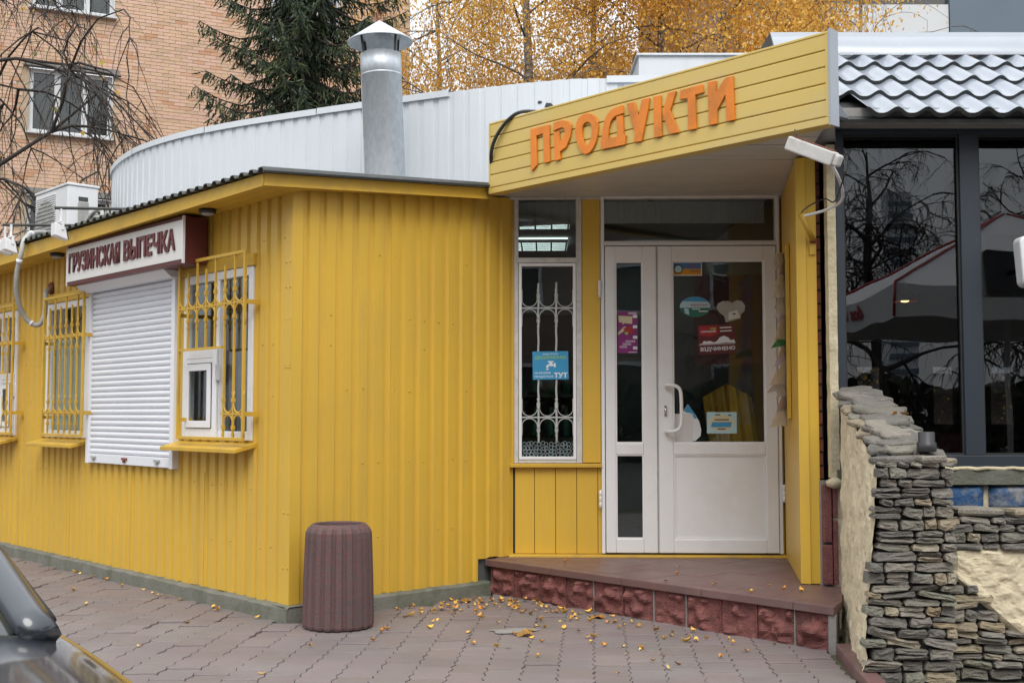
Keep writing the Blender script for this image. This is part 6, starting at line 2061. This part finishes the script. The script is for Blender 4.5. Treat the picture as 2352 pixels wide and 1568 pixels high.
for sgn in (1, -1):
    f_ = (lambda p: p) if sgn > 0 else mir
    MB().add(*curved(f_((0.72, 0.715, 0.88)), f_((-0.40, 0.725, 0.90)), f_((-0.42, 0.56, 1.335)), f_((-0.24, 0.545, 1.335)), 0.02, (0, sgn, 0.2)), True).build('side_window', M_carglass, car)
    MB().add(*curved(f_((-0.46, 0.725, 0.90)), f_((-1.40, 0.70, 0.89)), f_((-0.72, 0.555, 1.335)), f_((-0.48, 0.56, 1.34)), 0.02, (0, sgn, 0.2)), True).build('side_window', M_carglass, car)
    P_ = lambda p: Vector(f_(p))
    MB().tube(catmull([P_((0.84, 0.700, 0.845)), P_((0.50, 0.66, 1.015)), P_((0.12, 0.60, 1.20)), P_((-0.22, 0.548, 1.345)), P_((-0.48, 0.55, 1.375)), P_((-0.72, 0.555, 1.36)), P_((-1.1, 0.62, 1.13)), P_((-1.55, 0.69, 0.875))], 5), 0.034, 8, flat=0.7).build('roof_pillar', M_car, car)
    MB().tube(catmull([P_((0.80, 0.728, 0.862)), P_((0.48, 0.688, 1.01)), P_((0.10, 0.626, 1.192)), P_((-0.22, 0.575, 1.335))], 5), 0.010, 6).build('window_seal', M_rubber, car)
    MB().tube([P_((-0.43, 0.738, 0.90)), P_((-0.45, 0.578, 1.345))], 0.022, 6).build('door_pillar', M_rubber, car)
    for xw in (1.32, -1.30):
        w_ = bpy.data.objects.new('wheel', MB().lathe([(0.20, -0.09), (0.30, -0.10), (0.315, -0.07), (0.315, 0.07), (0.30, 0.10), (0.20, 0.09)], 32).mesh('wheel'))
        w_.data.materials.append(M_rubber); col.objects.link(w_); w_.parent = car
        w_.matrix_local = T(xw, sgn * 0.76, 0.315) @ RX(R(90))
        MB().lathe([(0.02, -0.07), (0.06, -0.095), (0.19, -0.085), (0.20, -0.06), (0.20, 0.06), (0.19, 0.085), (0.06, 0.095), (0.02, 0.07)], 24).build('rim', M_chrome, w_)
    MB().hexa([P_((1.90, 0.42, 0.56)), P_((2.08, 0.42, 0.56)), P_((1.86, 0.745, 0.58)), P_((1.80, 0.745, 0.58)), P_((1.86, 0.42, 0.68)), P_((2.0, 0.42, 0.67)), P_((1.80, 0.745, 0.69)), P_((1.76, 0.745, 0.69))]).build('tail_light', M_red, car, bevel=0.02)
    MB().hexa([P_((-1.15, 0.76, 0.88)), P_((-1.02, 0.76, 0.88)), P_((-1.02, 0.97, 0.90)), P_((-1.12, 0.97, 0.90)), P_((-1.15, 0.76, 0.98)), P_((-1.02, 0.76, 0.98)), P_((-1.02, 0.97, 1.01)), P_((-1.12, 0.97, 1.01))]).build('wing_mirror', M_car, car, bevel=0.02)
MB().add(*curved(gb['ft'], mir(gb['ft']), mir(gb['rt']), gb['rt'], 0.03, (0, 0, 1)), True).build('roof_panel', M_car, car)
MB().tube(catmull([(0.83, 0.69, 0.842), (0.865, 0.35, 0.878), (0.875, 0.0, 0.886), (0.865, -0.35, 0.878), (0.83, -0.69, 0.842)], 6), 0.006, 6).build('screen_seal', M_rubber, car)
for (ya, yb) in ((0.55, 0.02), (0.0, -0.52)): MB().tube([(-1.58, ya, 0.885), (-1.47, (ya + yb) / 2, 0.955), (-1.38, yb, 1.01)], 0.007, 5).build('wiper', M_rubber, car)
for sgn in (1, -1):
    MB().hexa([(-2.18, sgn * 0.40, 0.50), (-2.24, sgn * 0.40, 0.50), (-2.0, sgn * 0.74, 0.54), (-1.94, sgn * 0.74, 0.54), (-2.10, sgn * 0.40, 0.62), (-2.18, sgn * 0.40, 0.61), (-1.96, sgn * 0.74, 0.66), (-1.90, sgn * 0.74, 0.66)]).build('headlight', M_chrome, car, bevel=0.02)

# ================================================================== fallen leaves
LT = [(1, 1, 1), (1.15, 1.2, 1.2), (0.55, 0.48, 0.6), (1.0, 0.8, 0.8), (1.1, 1.3, 1.9)]
leaf_meshes = []
for k in range(10):
    m = MB(); m.cur = LT[k % 5]
    L_ = 0.034 * rnd.uniform(0.75, 1.25); W_ = L_ * rnd.uniform(0.5, 0.75)
    cu1, cu2 = rnd.uniform(0.004, 0.012), rnd.uniform(-0.003, 0.009)
    rows = []
    for i in range(6):
        t_ = i / 5
        hw = W_ / 2 * math.sin(PI * min(1, 0.08 + t_ * 0.92)) ** 0.8
        zc = cu1 * (2 * t_ - 1) ** 2 + 0.002
        rows.append([(-L_ / 2 + L_ * t_, -hw, zc + cu2 * 1.2 + 0.001), (-L_ / 2 + L_ * t_, 0, zc), (-L_ / 2 + L_ * t_, hw, zc + cu2 + 0.001)])
    vs = [p for r_ in rows for p in r_]; fs = []
    for i in range(5):
        for j in range(2):
            a = i * 3 + j; fs.append((a, a + 1, a + 4, a + 3))
    m.add(vs, fs, True)
    me = m.mesh('fallen_leaf'); me.materials.append(M_leaf); leaf_meshes.append(me)
lr = random.Random(99)
def drop_leaf(x, y, z, label, group, sc=1.0):
    o = obj('fallen_leaf', lr.choice(leaf_meshes), None, None)
    sc *= 1.08
    o.matrix_world = T(x, y, z + 0.004) @ RZ(lr.uniform(0, 6.3)) @ RX(lr.gauss(0, 0.25)) @ RY(lr.gauss(0, 0.2)) @ Matrix.Scale(sc * lr.uniform(0.75, 1.2), 4)
    tag(o, label, 'leaf', group)
L1 = 'small yellow leaf fallen on the paving in front of the red stone step'
n = 0
while n < 110:
    t_ = lr.random(); d_ = abs(lr.gauss(0.05, 0.62))
    p = PJ + (-dB) * (0.05 + 2.3 * t_ ** 1.2) - dA * (0.05 + d_)
    if p.y < 5.4 or p.x > 1.5: continue
    drop_leaf(p.x, p.y, 0.0, L1, 'leaves in front of the step'); n += 1
L2 = 'yellow leaf in the drift heaped beside the kiosk end plinth'
for k in range(42):
    c = lr.choice(((-0.12, 7.55), (-0.25, 7.45), (0.02, 7.40), (-0.42, 7.35), (0.05, 7.6)))
    drop_leaf(c[0] + lr.gauss(0, 0.09), c[1] + lr.gauss(0, 0.07), lr.uniform(0, 0.012), L2, 'leaves drifted at the kiosk end')
L3 = 'pale leaf lying alone on the open paving along the kiosk street side'
n = 0
while n < 34:
    x, y = lr.uniform(-3.6, 0.6), lr.uniform(5.35, 9.0)
    d = Vector((x, y)) - CK
    if d.dot(dA) > -0.12 and d.dot(dB) > -0.1: continue
    if (Vector((x, y)) - PJ).dot(dA) > -0.1 and x > -0.4: continue
    drop_leaf(x, y, 0.0, L3, 'scattered leaves along the kiosk'); n += 1
L4 = 'leaf caught against the concrete plinth of the kiosk'
for k in range(18):
    s_ = lr.uniform(0.0, 4.2); q = CK + dB * s_ - dA * lr.uniform(0.07, 0.16)
    drop_leaf(q.x, q.y, 0.0, L4, 'leaves along the plinth')
L5 = 'orange leaf on the red tiled entrance platform'
for (x, y) in ((1.05, 7.5), (1.0, 7.2), (0.9, 6.9), (1.15, 6.75), (1.5, 6.55), (1.58, 6.5), (1.45, 6.7), (0.35, 7.75), (1.3, 6.45)):
    drop_leaf(x, y, 0.229, L5, 'leaves on the platform')
for (x, y, z) in ((1.93, 5.95, 1.19), (1.97, 5.92, 1.19)):
    drop_leaf(x, y, z, 'orange leaf resting on the slate cap stones', 'leaves on the stone wall', 1.3)
# a few big brown leaves and a chalky patch
bl = MB(); bl.cur = (0.45, 0.42, 0.6)
pts = [(0.075 * (1 + 0.25 * math.sin(5 * a)) * math.cos(a), 0.05 * (1 + 0.25 * math.sin(5 * a)) * math.sin(a), 0.012 + 0.012 * math.sin(3 * a)) for a in [2 * PI * k / 20 for k in range(20)]]
bl.add([(0, 0, 0.004)] + pts, [(0, 1 + k, 1 + (k + 1) % 20) for k in range(20)], True)
bl_me = bl.mesh('dry_leaf'); bl_me.materials.append(M_leaf)
for (x, y, lab) in ((0.50, 7.02, 'large dry tan leaf at the foot of the stone step'), (0.06, 6.48, 'large curled brown leaf on open paving'), (-0.30, 7.62, 'dark brown curled leaf in the drift by the plinth')):
    o = obj('dry_leaf', bl_me, None, None, T(x, y, 0.002) @ RZ(lr.uniform(0, 6)) @ RX(lr.gauss(0, 0.15)) @ Matrix.Scale(0.75, 4))
    tag(o, lab, 'leaf')
sc_ = MB()
pts = [(0.13 * math.cos(a) * (1 + 0.25 * math.sin(3 * a + 1)), 0.075 * math.sin(a) * (1 + 0.3 * math.sin(2 * a)), 0) for a in [2 * PI * k / 24 for k in range(24)]]
sc_.add(pts + [(0, 0, 0.006)], [(k, (k + 1) % 24, 24) for k in range(24)])
o = sc_.build('mortar_spill', M_moss, None, T(-0.38, 6.72, 0.003) @ RZ(0.1)); o.location = (0.0, 6.60, 0.003)
tag(o, 'thin white smear of dried mortar on the paving', 'mortar spill')
